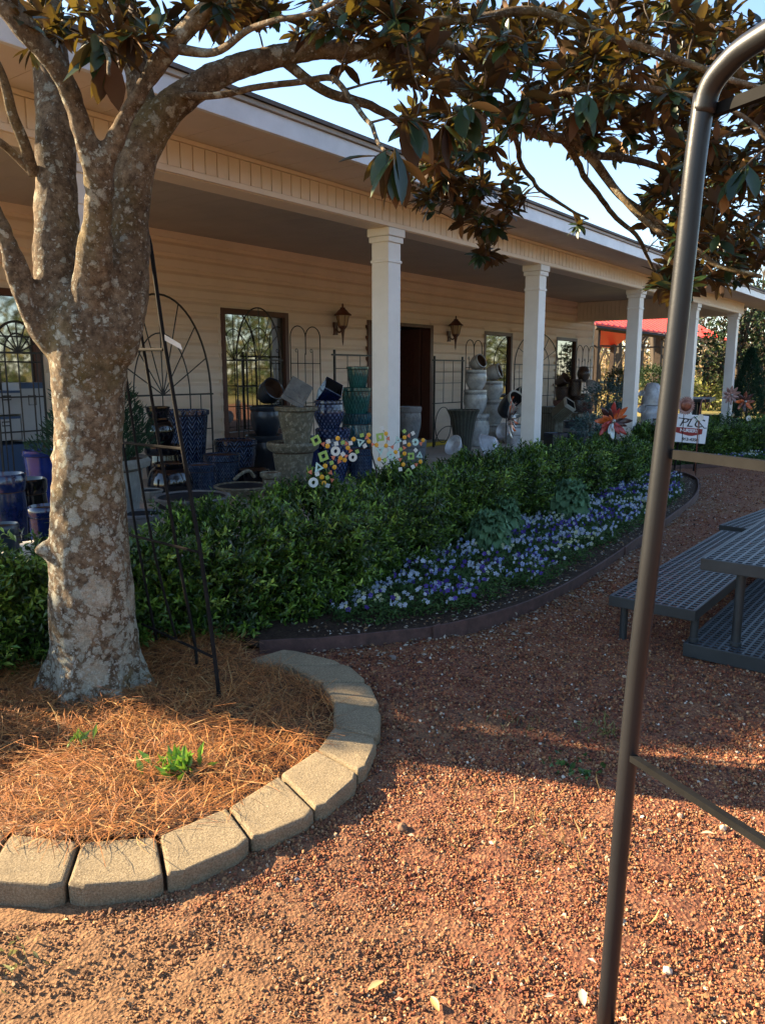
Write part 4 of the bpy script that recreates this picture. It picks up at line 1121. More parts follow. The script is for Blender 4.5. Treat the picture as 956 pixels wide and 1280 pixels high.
def fleaf(u, v, s, rot, lab, c=(.42, .24, .11)):
    p = oz(u, v, 0); p.z = ground_z(p.x, p.y)+.018; tv_, tf_ = leaf_big(.42, .2, .2)
    bm = MB(); bm.add([tuple(np.array(q)*s) for q in tv_], [tuple(f) for f in tf_[0]])
    o = bm.build('fallen_leaf', mat('dry_leaf', c, .6), smooth=True); o.location = p; o.rotation_euler = (.1, .15, rot); tag(o, lab, 'leaf')
fleaf(480, 1228, .05, 1.2, 'dry tan leaf near the bottom edge left of the tube')
fleaf(538, 1246, .045, 2.6, 'yellow-brown leaf lowest on the gravel', (.50, .30, .10))
fleaf(893, 1046, .045, .4, 'pale curled leaf lying beyond the tube', (.50, .36, .22))
fleaf(494, 830, .10, -.5, 'long grey dry leaf on the shaded path', (.22, .18, .15))
fleaf(726, 1238, .05, 2.1, 'cream leaf scrap beside the tube foot', (.52, .40, .26))

# ------------------------------------------------------------------ pots
PROF = {
 'tall': ([(.58, 0), (.66, .05), (.80, .5), (.93, .92)], [(.95, .925), (1.0, .94), (1.0, .995), (.93, 1.0), (.88, .97)], .88),
 'bowl': ([(.62, 0), (.74, .08), (.92, .55), (.96, .85)], [(.97, .86), (1.02, .89), (1.02, .98), (.95, 1.0), (.9, .96)], .9),
 'belly': ([(.55, 0), (.62, .03), (.88, .35), (.97, .62), (.92, .82)], [(.93, .83), (1.0, .88), (1.0, .98), (.92, 1.0), (.86, .95)], .86),
 'egg': ([(.45, 0), (.60, .05), (.93, .40), (1.0, .62), (.93, .86)], [(.90, .87), (.97, .91), (.96, .985), (.88, 1.0), (.82, .95)], .82),
 'jar': ([(.5, 0), (.6, .03), (.95, .40), (1.0, .60), (.85, .82), (.62, .92)], [(.62, .925), (.72, .945), (.72, .99), (.64, 1.0), (.58, .96)], .58),
 'urn': ([(.62, 0), (.66, .10), (.72, .3), (.84, .62), (.88, .86)], [(.90, .87), (1.05, .90), (1.08, .96), (1.02, 1.0), (.92, .97)], .9),
 'urnlow': ([(.7, 0), (.62, .12), (.70, .5), (.80, .80)], [(.84, .82), (1.0, .88), (1.04, .95), (.98, 1.0), (.86, .96)], .86),
 'flare': ([(.48, 0), (.50, .05), (.60, .4), (.78, .8), (.96, .97)], [(.97, .975), (1.0, .985), (1.0, 1.0), (.94, 1.0), (.9, .97)], .9),
 'basin': ([(.45, 0), (.55, .1), (.9, .65), (.97, .82)], [(.98, .83), (1.04, .88), (1.04, .97), (.96, 1.0), (.9, .9)], .88),
 'cyl': ([(.92, 0), (.95, .03), (.96, .8)], [(.965, .81), (1.0, .83), (1.0, .98), (.95, 1.0), (.9, .96)], .9),
}
def pot(loc, r, h, prof, m, lab, cat_='pot', group=None, rot=None, rim=None, inside='potinside', n=36, name='garden_pot', band=None, square=False):
    t = thing(name, lab, cat_, loc, group=group, rot=rot or (0, 0, RU(0, 6)))
    body, rm, ri = PROF[prof]
    if square: n = 4
    k = 1.25 if square else 1
    pr = [(0, .002)]+[(a_*r*k, b_*h) for a_, b_ in body]
    # smooth the body profile
    pc = catmull([Vector((a_, b_, 0)) for a_, b_ in pr[1:]], 5); pr = [(0, .002)]+[(v.x, v.y) for v in pc]
    bo = MB().lathe(pr, n).build('body', M[m], t, smooth='auto' if not square else False)
    MB().lathe([(a_*r*k, b_*h) for a_, b_ in rm], n).build('rim', M[rim or m], t, smooth='auto' if not square else False)
    bz_ = [v[1]/h for v in pr[1:]]; br_ = [v[0] for v in pr[1:]]
    MB().lathe([(rm[-1][0]*r*k, rm[-1][1]*h), (min(ri*r*k, interp(.8, bz_, br_)*.93), h*.8), (interp(.6, bz_, br_)*.88, h*.6), (interp(.45, bz_, br_)*.8, h*.45), (0, h*.45)], n).build('inside', M[inside], t)
    if band:
        b0, b1, mm = band; ys = [b_ for a_, b_ in body]; xs_ = [a_ for a_, b_ in body]
        q = [(interp(z, [v[1]/h for v in pr[1:]], [v[0] for v in pr[1:]])+.004, z*h) for z in np.linspace(b0, b1, 5)]
        MB().lathe(q, n).build('band', M[mm], t, smooth=True)
    return t
def stack(u, Y, items, zb=FZ):
    """items bottom-up: (u, vtop, width_px, profile, material, label, kwargs)"""
    z = zb
    for (uu, vt, w, pf, m, lab, kw) in items:
        p = oy(uu, vt, Y); r = w/2*dep(p)/FO; h = p.z-z
        pot((p.x, Y, z), r, h, pf, m, lab, **kw); z = p.z-h*.04
    return z
def tilted(u, v, Y, w, hpx, pf, m, lab, ax=(1, 0), ang=60, **kw):
    """pot lying over: centre at (u,v); ax = horizontal direction its mouth leans to"""
    p = oy(u, v, Y); s = dep(p)/FO; r = w/2*s; h = hpx*s
    d = Vector((ax[0], ax[1], 0)).normalized(); axis = Vector((-d.y, d.x, 0))
    Rm = Matrix.Rotation(radians(ang), 3, axis); off = Rm @ Vector((0, 0, h/2))
    return pot(p-off, r, h, pf, m, lab, rot=Rm.to_euler(), **kw)
gB = 'blue glazed pots under the porch'; gW = 'stacked white glazed pots'; gS = 'stone urns and basins'
# left of the trunk
stack(0, 5.1, [(6, 592, 48, 'belly', 'navy', 'navy glazed pot at the left picture edge', {'group': gB})])
stack(0, 5.3, [(34, 598, 46, 'belly', 'blackgl', 'black glazed pot between the navy pot and the trunk', {'group': gB})])
stack(0, 6.4, [(52, 562, 46, 'tall', 'cobalt', 'cobalt blue tall pot against the left window, half behind the trunk', {'group': gB})])
stack(0, 4.75, [(56, 632, 40, 'bowl', 'navy', 'small navy bowl touching the trunk on its left', {'group': gB})])
stack(0, 4.6, [(2, 655, 40, 'bowl', 'slate', 'grey-blue bowl low at the left picture edge', {'group': gB})])
t = thing('garden_statue', 'beige reclining animal statue behind the left hedge', 'statue', (oy(22, 650, 4.75).x, 4.75, FZ))
b = MB(); b.tube(catmull([(-.30, 0, .06), (-.15, 0, .14), (.05, 0, .17), (.2, 0, .20), (.26, 0, .30), (.33, -.02, .33)], 5), [.05, .07, .09, .10, .11, .11, .11, .11, .11, .11, .11, .10, .10, .09, .085, .08, .075, .07, .07, .075, .075, .075, .07, .06, .05, .04], 14); b.build('statue_body', M['tagw'], t, smooth=True)
b = MB(); b.box((-.6, -.16, 0), (.5, .16, .045)); b.build('statue_base', M['greystone'], t, bevel=.01)
# conifer in urn behind the trunk
pc_ = oy(128, 575, 5.35)
stack(0, 5.35, [(128, 572, 108, 'urn', 'urnstone', 'large pale stone urn holding the conifer behind the trunk', {'group': gS, 'name': 'stone_urn', 'n': 40})])
def conifer(loc, h, r, lab, seed, col=((.02, .05, .03), (.03, .075, .04)), n=9000, name='conifer_shrub', ls=.05, groupx=None, power=.9):
    rs = np.random.RandomState(seed); t = thing(name, lab, 'shrub', loc, group=groupx)
    MB().tube([(0, 0, -.06), (0, 0, h*.9)], [.025, .006], 7).build('trunk', M['twig'], t)
    q = rs.uniform(0, 1, n); a_ = rs.uniform(0, 2*pi, n); rr = r*(1-q)**power*(.45+.62*rs.uniform(0, 1, n)**.5)*np.minimum(1, .45+q*5)*(1+.13*np.sin(a_*3+q*9)+.08*np.sin(a_*7-q*23))
    L = np.column_stack([rr*np.cos(a_), rr*np.sin(a_), .02+q*h]); D = np.column_stack([np.cos(a_), np.sin(a_), rs.uniform(.5, 1.8, n)])+rs.normal(0, .25, (n, 3))
    R_ = frames(D, rs.normal(size=(n, 3)), ls*rs.uniform(.6, 1.4, n)); tv_, tf_ = leaf_small(.22)
    V_, F_ = scatter(tv_, tf_, R_, L); c = np.array(col)[rs.randint(0, len(col), n)]*rs.uniform(.7, 1.3, (n, 1))
    npmesh('foliage', V_, F_, M['farleaf'], t, colattr=np.repeat(c, 5, 0))
conifer((pc_.x-.03, 5.35, pc_.z-.03), 1.0, .46, 'slim green conifer growing in the stone urn', 8)
# black jars
stack(0, 6.3, [(212, 578, 56, 'jar', 'blackgl', 'large black glazed jar on the floor right of the trunk', {'group': gB})])
stack(0, 6.9, [(204, 556, 46, 'belly', 'blackgl', 'black glazed pot carrying two more black pots', {'group': gB}), (199, 522, 36, 'jar', 'blackgl', 'round black jar in the middle of its stack', {'group': gB}), (197, 508, 30, 'bowl', 'blackgl', 'small black bowl topping the stack of jars', {'group': gB})])
stack(0, 7.5, [(233, 512, 56, 'tall', 'navychev', 'tallest navy planter with white chevron lines', {'group': gB, 'n': 48})])
stack(0, 7.3, [(294, 549, 53, 'bowl', 'navychev', 'wide navy planter with chevrons below the arched window', {'group': gB, 'n': 48})])
stack(0, 6.75, [(277, 567, 46, 'cyl', 'navychev2', 'middle blue speckled planter in the group of three', {'group': gB, 'n': 48})])
stack(0, 6.45, [(250, 580, 37, 'cyl', 'navychev2', 'smaller blue speckled planter beside the black jar', {'group': gB, 'n': 48})])
stack(0, 6.55, [(315, 586, 42, 'bowl', 'blackgl', 'low dark bowl left of the mossy urns', {'group': gB})])
stack(0, 7.6, [(331, 543, 48, 'belly', 'slate', 'slate blue pot carrying the dark pot below the tilted one', {'group': gB}), (332, 507, 40, 'belly', 'slate', 'upper slate blue pot under the tilted dark pot', {'group': gB})])
tilted(336, 491, 7.6, 30, 26, 'belly', 'slate', 'dark pot tipped over with brown inside, left of the grey one', ax=(-.1, -1), ang=62, group=gB)
stack(0, 7.7, [(352, 566, 40, 'belly', 'navy', 'dark blue pot half behind the mossy urns', {'group': gB})])
# mossy urns
z_ = stack(0, 5.9, [(366, 552, 64, 'urnlow', 'mossstone', 'lower mossy carved urn carrying another urn', {'group': gS, 'name': 'stone_urn', 'n': 48}), (370, 508, 51, 'urn', 'mossstone', 'upper mossy carved urn with a stone piece on top', {'group': gS, 'name': 'stone_urn', 'n': 48})])
tilted(371, 491, 5.9, 34, 30, 'cyl', 'greystone', 'grey square stone pot tipped upside down on the mossy urns', ax=(-.5, .5), ang=150, group=gS, name='stone_pot', square=True)
stack(0, 5.6, [(338, 590, 26, 'urnlow', 'mossstone', 'short mossy urn foot at the left of the big urns', {'group': gS, 'name': 'stone_urn'})])
# basins
def basin(u, v, Y, w, hpx, m, lab, **kw):
    p = oy(u, v, Y); s = dep(p)/FO
    pot((p.x, Y, max(FZ, p.z-hpx*s)), w/2*s, max(.06, p.z-max(FZ, p.z-hpx*s)), 'basin', m, lab, group=gS, name='stone_basin', inside='potdark', n=44, **kw)
basin(240, 619, 5.35, 92, 18, 'greystone', 'wide grey stone basin in front of the blue planters')
basin(303, 606, 5.7, 68, 16, 'mossstone', 'brown stone basin left of the mossy urns')
basin(176, 640, 4.95, 54, 26, 'greystone', 'grey basin directly right of the trunk behind the hedge')
basin(186, 612, 5.9, 34, 16, 'urnstone', 'small silver-grey basin behind the trellis rods')
p = oy(306, 598, 5.7); b = MB(); b.tube(catmull([(-.14, 0, 0), (-.05, 0, .05), (.06, 0, .07), (.13, 0, .0)], 4), .018, 8); o = b.build('basin_lid', M['mossstone'], smooth=True); o.location = p; tag(o, 'curved stone handle lying across the brown basin', 'stone piece')
# navy square vase stack
z_ = stack(0, 6.2, [(416, 535, 44, 'belly', 'bluegrid', 'lower blue dotted pot in the stack with the square top', {'group': gB}), (411, 500, 38, 'egg', 'bluegrid', 'egg-shaped blue dotted vase in the middle of its stack', {'group': gB})])
tilted(412, 491, 6.2, 27, 24, 'cyl', 'navy', 'open square navy pot leaning on top of the dotted vase', ax=(-.1, -1), ang=48, group=gB, square=True, inside='potdark')
stack(0, 6.0, [(452, 560, 36, 'cyl', 'navychev2', 'blue bead-patterned pot beside the first visible column', {'group': gB}), ])
stack(0, 6.35, [(446, 516, 40, 'belly', 'teal2', 'teal scalloped pot at the bottom of its stack', {'group': gB}), (445, 484, 38, 'bowl', 'teal', 'teal diamond pot in the middle of its stack', {'group': gB}), (447, 458, 28, 'bowl', 'teal', 'small teal diamond pot on top of its stack', {'group': gB})])
stack(0, 6.3, [(385, 545, 30, 'belly', 'navy', 'navy pot squeezed between mossy urns and dotted vase', {'group': gB})])
# right of the column
z_ = stack(0, 5.7, [(513, 549, 40, 'cyl', 'greystone', 'lower rough grey pot right of the nearest column', {'group': gS, 'name': 'stone_pot'}), (513, 508, 28, 'belly', 'greystone', 'rough grey pot standing in front of the door', {'group': gS, 'name': 'stone_pot'})])
stack(0, 6.8, [(579, 512, 42, 'flare', 'flutegreen', 'dark fluted flaring planter before the ladder trellis', {'group': gS})])
bandk = {'group': gW, 'band': (.80, .95, 'greyband'), 'n': 40}
stack(0, 7.2, [(597, 517, 30, 'egg', 'whitegl', 'bottom white pot of the tallest white stack', bandk), (594, 487, 30, 'egg', 'whitegl', 'middle white pot of the tallest white stack', bandk), (595, 462, 27, 'egg', 'whitegl', 'upper white pot of the tallest white stack', bandk)])
tilted(596, 454, 7.2, 19, 17, 'egg', 'whitegl', 'white pot tipped open on top of the tallest white stack', ax=(-.15, -1), ang=66, group=gW)
stack(0, 7.6, [(620, 529, 32, 'egg', 'whitegl', 'bottom white pot of the shorter white stack', bandk), (617, 499, 28, 'egg', 'whitegl', 'middle white pot of the shorter white stack', bandk), (617, 476, 24, 'egg', 'whitegl', 'upper white pot of the shorter white stack', bandk)])
tilted(616, 466, 7.6, 20, 20, 'egg', 'whitegl', 'white pot lying open towards the column on the shorter stack', ax=(.25, -1), ang=72, group=gW)
stack(0, 7.0, [(640, 530, 34, 'belly', 'whitegl', 'white pot behind the tilted spinner', {'group': gW})])
tilted(638, 508, 6.9, 30, 30, 'belly', 'slate', 'dark-rimmed grey pot tipped behind the edge-on spinner', ax=(-.2, -1), ang=58, group=gW, inside='potdark', rim='whiterim')
tilted(650, 513, 6.5, 18, 26, 'tall', 'whitegl', 'small pale pot tipped beside the second column', ax=(-.2, -1), ang=60, group=gW, inside='potdark')
tilted(650, 494, 7.9, 20, 20, 'belly', 'slate', 'dark pot lying open behind the second column', ax=(-.3, -1), ang=70, group=gW, inside='potdark', rim='whiterim')
def shallow(u, v, Y, w, lab, ax, ang):
    tilted(u, v, Y, w, w*.42, 'basin', 'whitebright', lab, ax=ax, ang=ang, group='bright white dishes behind the hedge', name='white_dish', inside='whitebright')
shallow(569, 558, 5.2, 26, 'left white dish standing on edge behind the hedge', (-.9, .3), 62)
shallow(614, 558, 5.2, 38, 'wide white dish leaning behind the hedge, below the white stacks', (-.2, .9), 115)
shallow(630, 539, 5.4, 20, 'small white dish just under the edge-on spinner', (-.8, .2), 75)
stack(0, 5.0, [(648, 536, 20, 'bowl', 'whitebright', 'white pot against the second column foot', {'group': gW})])
# right of column two
stack(0, 6.6, [(694, 508, 34, 'cyl', 'olive', 'olive square planter right of the second column', {'square': True, 'group': gS}), ])
tilted(704, 512, 6.3, 17, 26, 'cyl', 'olive', 'square planter with pale frame tipped towards the path', ax=(-.1, -1), ang=50, square=True, inside='potdark', rim='whiterim', group=gS)
stack(0, 6.9, [(722, 516, 32, 'cyl', 'olive', 'olive square planter behind the barrel pot', {'square': True, 'group': gS})])
stack(0, 5.9, [(719, 526, 30, 'cyl', 'slate', 'round grey banded pot before the olive planters', {'group': gS, 'band': (.55, .7, 'greyband')})])
stack(0, 5.3, [(694, 541, 24, 'cyl', 'slate', 'low blue-grey box pot behind the hedge', {'square': True, 'group': gS})])
z_ = stack(0, 7.9, [(702, 500, 22, 'belly', 'brickred', 'left brick-red woven pot under a brown pot', {'group': 'clay pots at the far window'}), (702, 483, 17, 'bowl', 'clay', 'brown woven pot carrying a tipped pot', {'group': 'clay pots at the far window'})])
tilted(702, 476, 7.9, 15, 15, 'bowl', 'clay', 'brown pot tipped open at the far window', ax=(-.2, -1), ang=60, group='clay pots at the far window')
stack(0, 7.7, [(722, 492, 26, 'belly', 'clay', 'dark wide clay pot in front of the triple-arch trellis', {'group': 'clay pots at the far window'}), (718, 474, 18, 'cyl', 'clay', 'dark cylinder pot on the wide clay pot', {'group': 'clay pots at the far window'})])
stack(0, 7.5, [(732, 502, 18, 'bowl', 'brickred', 'right brick-red woven pot next to the blue shrub', {'group': 'clay pots at the far window'})])
tilted(729, 468, 7.6, 16, 18, 'jar', 'clay', 'dark jar with looped handle topping the clay pots', ax=(.4, .2), ang=15, group='clay pots at the far window')
shallow(740, 485, 7.3, 22, 'white dish tipped on the clay pots near the wall corner', (.8, -.3), 40)
# big white jar beyond third column
p = oy(814, 503, 5.1); s = dep(p)/FO
zt = oy(814, 478, 5.1).z; z0_ = .15
t = thing('white_jar', 'tall egg-shaped white jar with seam beyond the third column', 'jar', (p.x, 5.1, z0_))
hh_ = zt-z0_; rr_ = 12*s
MB().lathe([(0, 0), (rr_*.6, .01), (rr_*.9, hh_*.25), (rr_, hh_*.45), (rr_, hh_*.60), (rr_*.97, hh_*.60)], 32).build('body', M['whitebright'], t, smooth=True)
MB().lathe([(rr_*1.03, hh_*.61), (rr_*1.02, hh_*.72), (rr_*.88, hh_*.88), (rr_*.6, hh_*.98), (0, hh_)], 32).build('lid', M['whitebright'], t, smooth=True)
shallow(803, 512, 4.9, 12, 'small white dish between third column and white jar', (-.8, .2), 60)
shallow(802, 492, 4.95, 8, 'smallest white dish high beside the third column', (-.8, .2), 60)
# potted shrubs on the porch
def bush(loc, r, h, lab, pal, seed, n=1500, ls=.06, name='potted_shrub'):
    rs = np.random.RandomState(seed); t = thing(name, lab, 'shrub', loc)
    D = rs.normal(size=(n, 3)); D /= np.linalg.norm(D, axis=1, keepdims=True)
    L = D*np.array([r, r, h/2])*rs.uniform(.5, 1.08, (n, 1))*(1+.2*np.sin(D[:, :1]*5+seed)*np.cos(D[:, 2:]*6))+np.array([0, 0, h/2])
    R_ = frames(D+rs.normal(0, .5, (n, 3)), rs.normal(size=(n, 3))+np.array([0, 0, 1]), ls*rs.uniform(.6, 1.4, n)); tv_, tf_ = leaf_small(.4)
    V_, F_ = scatter(tv_, tf_, R_, L); c = np.array(pal)[rs.randint(0, len(pal), n)]*rs.uniform(.7, 1.3, (n, 1))
    npmesh('foliage', V_, F_, M['farleaf'], t, colattr=np.repeat(c, 5, 0))
    MB().tube([(0, 0, -.35), (0, 0, h*.6)], .02, 6).build('stem', M['twig'], t)
    MB().lathe([(0, -.55), (.16, -.55), (.22, -.28), (.20, -.28), (0, -.30)], 20).build('nursery_pot', M['potdark'], t, smooth='auto')
BLU = ((.10, .16, .15), (.14, .21, .20), (.07, .12, .11)); DG = ((.02, .045, .015), (.03, .06, .02)); OG = ((.06, .08, .03), (.09, .10, .04))
q = oy(758, 520, 5.6); bush((q.x, 5.6, .70), .42, .62, 'blue-grey leaved shrub before the wall corner', BLU, 31, 1700)
q = oy(712, 533, 5.0); bush((oy(737, 545, 4.9).x, 4.9, .45), .30, .36, 'low blue-grey plant behind the red spinner', BLU, 32, 900)
q = oy(772, 475, 6.6); bush((q.x, 6.6, q.z-.25), .26, .5, 'round clipped olive topiary left of the third column', OG, 33, 1300)
q = oy(816, 470, 9.5); bush((q.x, 9.5, q.z-.45), .7, .8, 'dark evergreen bush right of the third column', DG, 34, 2200, .09)

# ------------------------------------------------------------------ trellises on the wall
def T(name, lab, u, Y, m='black', cat_='trellis', rz=0, group='iron trellises along the wall'):
    p = oy(u, 500, Y); return thing(name, lab, cat_, (p.x, Y, FZ), rz, group)
def arcpts(cx0, cz0, rx, rz_, a0, a1, n=20): return [Vector((cx0+rx*cos(a0+(a1-a0)*k/n), 0, cz0+rz_*sin(a0+(a1-a0)*k/n))) for k in range(n+1)]
def sunburst(lab, u0, u1, vtop, vspring, Y, bars, extra_v=4, r=.009, spokes=5):
    um = (u0+u1)/2; pL, pR = oy(u0, vspring, Y), oy(u1, vspring, Y); hw = (pR.x-pL.x)/2; cxw = (pR.x+pL.x)/2
    uc = 478+FO*((Vector((cxw, Y, 1.5))-Vector((0, 0, CH))).dot(RT))/dep((cxw, Y, 1.5))
    zs = oy(uc, vspring, Y).z-FZ; zt_ = oy(uc, vtop, Y).z-FZ; H_ = zt_-zs
    t = thing('sunburst_trellis', lab, 'trellis', (cxw, Y, FZ), group='iron trellises along the wall')
    b = MB(); b.tube([Vector((-hw, 0, 0))]+arcpts(0, zs, hw, H_, pi, 0, 28)+[Vector((hw, 0, 0))], r*1.3, 7); b.build('outer_frame', M['black'], t)
    b = MB(); b.tube([Vector((-hw*.55, .005, 0))]+arcpts(0, zs, hw*.55, H_*.62, pi, 0, 20)+[Vector((hw*.55, .005, 0))], r*.9, 6); b.build('inner_arch', M['black'], t)
    b = MB()
    for k in range(1, spokes+1):
        a_ = pi*k/(spokes+1); b.tube([Vector((0, -.006, zs)), Vector((hw*cos(a_), -.006, zs+H_*sin(a_)))], r*.8, 6)
    b.build('spokes', M['black'], t)
    b = MB(); b.box((-hw-.03, -.014, zs-.010), (hw+.03, .004, zs+.010)); b.build('cross_bar', M['black'], t)
    b = MB()
    for z in bars: b.tube([Vector((-hw, -.004, z)), Vector((hw, -.004, z))], r*.8, 6)
    b.tube([Vector((0, .008, 0)), Vector((0, .008, zs))], r*.8, 6)
    for k in range(extra_v): 
        x = hw*(-.78+1.56*k/max(1, extra_v-1)); b.tube([Vector((x, .006, .0)), Vector((x, .006, zs))], r*.7, 6)
    b.build('lower_grid', M['black'], t)
sunburst('widest sunburst arch trellis leaning on the siding right of the trunk', 136, 264, 368, 494, 7.95, [.35, .62], 2, .010, 7)
sunburst('arched sunburst trellis standing before the first window right of the trunk', 296, 351, 385, 450, 8.1, [.25, .55, .85, 1.15], 3, .008, 5)
sunburst('sunburst trellis before the left window, beside the trunk', -8, 52, 402, 441, 7.7, [.3, .75, 1.1, 1.45, 1.7], 3, .010, 7)
sunburst('oval-petal arch trellis half behind the second column', 643, 697, 416, 456, 8.1, [.4, .8, 1.2], 1, .009, 5)
def multiarch(lab, u0, u1, vtop, vbot_bar, Y, n, curls=True):
    pL, pR = oy(u0, vtop+20, Y), oy(u1, vtop+20, Y); Wd = (pR.x-pL.x); w = Wd/n; zt_ = oy((u0+u1)/2, vtop, Y).z-FZ; rr_ = w/2
    t = thing('arched_trellis', lab, 'trellis', (pL.x, Y, FZ), group='iron trellises along the wall')
    for k in range(n):
        b = MB(); b.tube([Vector((k*w+.0, 0, 0 if k == 0 else zt_-.42))]+[Vector((k*w+rr_-rr_*cos(a_), 0, zt_-rr_+rr_*sin(a_))) for a_ in np.linspace(0, pi, 12)]+[Vector((k*w+w, 0, 0 if k == n-1 else zt_-.42))], .008, 6); b.build('arch', M['iron'], t)
    b = MB()
    for k in range(n):
        x = k*w+rr_; b.tube([Vector((x, .01, 0)), Vector((x, .01, zt_-.36))], .006, 6); b.tube([Vector((x+.025*cos(a_)-.025, .01, zt_-.36+.025*sin(a_))) for a_ in np.linspace(0, 5, 10)], .005, 5)
        if k: b.tube([Vector((k*w, .012, 0)), Vector((k*w, .012, zt_-.4))], .006, 6)
    b.build('upright', M['iron'], t)
    b = MB()
    for z in (zt_-.55, zt_-1.15, .35): b.tube([Vector((0, -.008, z)), Vector((Wd, -.008, z))], .006, 6)
    b.build('cross_bar', M['iron'], t)
multiarch('double-arch trellis between the arched window and the lantern', 363, 400, 408, 445, 8.15, 2)
multiarch('double-arch trellis behind the white pot stacks', 582, 602, 425, 445, 8.15, 2)
multiarch('triple-arch trellis right of the last window', 720, 742, 432, 445, 8.15, 3)
def ladder(lab, u0, u1, vtop, Y, rungs, oval=True):
    pL, pR = oy(u0, vtop, Y), oy(u1, vtop, Y); Wd = pR.x-pL.x; H_ = pL.z-FZ
    t = thing('ladder_trellis', lab, 'trellis', (pL.x, Y, FZ), group='iron trellises along the wall')
    for x in (0, Wd): MB().box((x-.014, -.014, 0), (x+.014, .014, H_)).build('post', M['black'], t)
    b = MB(); b.box((-.06, -.012, H_-.085), (Wd+.06, .012, H_-.06)); b.box((-.03, -.010, H_*.48), (Wd+.03, .010, H_*.48+.018)); b.build('rail', M['black'], t)
    b = MB()
    for z in rungs: b.tube([Vector((0, .0, z)), Vector((Wd, .0, z))], .006, 5)
    for x in (Wd*.33, Wd*.66): b.tube([Vector((x, .004, H_*.48)), Vector((x, .004, H_-.06))], .006, 5)
    b.build('grid', M['black'], t)
    if oval:
        b = MB(); b.tube([Vector((Wd*.33+Wd*.28*cos(a_), 0, H_*.24+H_*.20*sin(a_))) for a_ in np.linspace(0, 2*pi, 28)[:-1]], .008, 6, close=True); b.tube(arcpts(Wd*.5, H_*.02, Wd*.45, H_*.2, pi, 0, 12), .008, 6); b.build('oval', M['black'], t)
ladder('ladder trellis with oval scrolls right of the door', 543, 578, 445, 7.7, [1.35, 1.15])
ladder('black post trellis behind the teal pots', 418, 466, 437, 7.4, [1.4], False)
# garden obelisk leaning by the magnolia
def rod(pts, m, parent, base, r, n=7):
    C = [ad(u, v, d)-base for u, v, d in pts]; return MB().tube(catmull(C, 4), r, n).build('rod', M[m], parent, smooth=True)
foot = oz(276, 888, .08); 
t = thing('garden_obelisk', 'thin rusty wire obelisk leaning against the magnolia trunk', 'trellis', foot); fb = Vector(foot)
rod([(181, 284, 3.55), (188, 306, 3.53), (197, 370, 3.5), (207, 437, 3.46), (235, 600, 3.36), (252, 700, 3.28), (268, 820, 3.20), (276, 890, 3.155)], 'iron', t, fb, .0095)
rod([(163, 325, 3.62), (172, 330, 3.62), (174, 342, 3.62), (166, 350, 3.62)], 'iron', t, fb, .007)
rod([(168, 372, 3.62), (180, 437, 3.60), (200, 560, 3.55), (222, 690, 3.5), (243, 800, 3.46), (246, 830, 3.45)], 'iron', t, fb, .0075)
rod([(150, 380, 3.72), (158, 470, 3.70), (180, 620, 3.66), (200, 720, 3.64), (221, 800, 3.6)], 'iron', t, fb, .0065)
rod([(152, 540, 3.78), (168, 650, 3.74), (182, 730, 3.7), (196, 800, 3.68)], 'iron', t, fb, .0065)
for a_, b_ in (((146, 437, 3.7), (204, 437, 3.47)), ((150, 553, 3.74), (228, 561, 3.39)), ((156, 667, 3.74), (248, 690, 3.32)), ((178, 780, 3.70), (268, 822, 3.20))):
    MB().tube([ad(*a_)-fb, ad(*b_)-fb], .007, 6).build('cross_bar', M['iron'], t)
a_ = ad(206, 418, 3.44)-fb; b_ = ad(226, 430, 3.42)-fb; d = (b_-a_)
MB().add([a_, b_, b_+Vector((0, 0, -.022))+d*.1, a_+Vector((0, 0, -.026)), a_+Vector((-.002, -.002, 0)), b_+Vector((-.002, -.002, 0)), b_+Vector((-.002, -.002, -.022))+d*.1, a_+Vector((-.002, -.002, -.026))], [(0, 1, 2, 3), (7, 6, 5, 4), (0, 4, 5, 1), (1, 5, 6, 2), (2, 6, 7, 3), (3, 7, 4, 0)]).build('paper_tag', M['tagw'], t)

# cartons in front of the left window
for (u0, u1, v0, v1, m, lab) in ((-8, 27, 520, 552, 'cartgrey', 'grey carton lower left in the stack by the left window'), (30, 55, 478, 552, 'cartgrey', 'taller grey carton with a line drawing, by the trunk'), (-8, 27, 488, 519, 'cartgrey', 'top grey carton at the left picture edge'), (-10, 56, 553, 588, 'cartblue', 'wide blue carton with red word, lowest of the cartons')):
    pa, pb = oy(u0, v1, 7.85), oy(u1, v0, 7.85)
    za = {553: FZ+.0, 520: None, 478: None, 488: None}[v0]
    z0_ = pa.z if za is None else za
    t = thing('carton', lab, 'box', (pa.x, 7.85, z0_), group='cartons by the left window')
    hh_ = pb.z-z0_; ww = pb.x-pa.x-.01
    MB().box((0, 0, 0), (ww, .36, hh_)).build('carton_body', M[m], t, bevel=.006)
    if m == 'cartgrey':
        b = MB(); b.tube([Vector((ww*.35, -.002, hh_*.62)), Vector((ww*.35, -.002, hh_*.78)), Vector((ww*.65, -.002, hh_*.78)), Vector((ww*.65, -.002, hh_*.62))], .006, 4, close=True); b.build('printed_mark', M['ink'], t)
        MB().box((0, -.003, hh_*.90), (ww, -.0005, hh_)).build('printed_band', M['cartblue'], t)
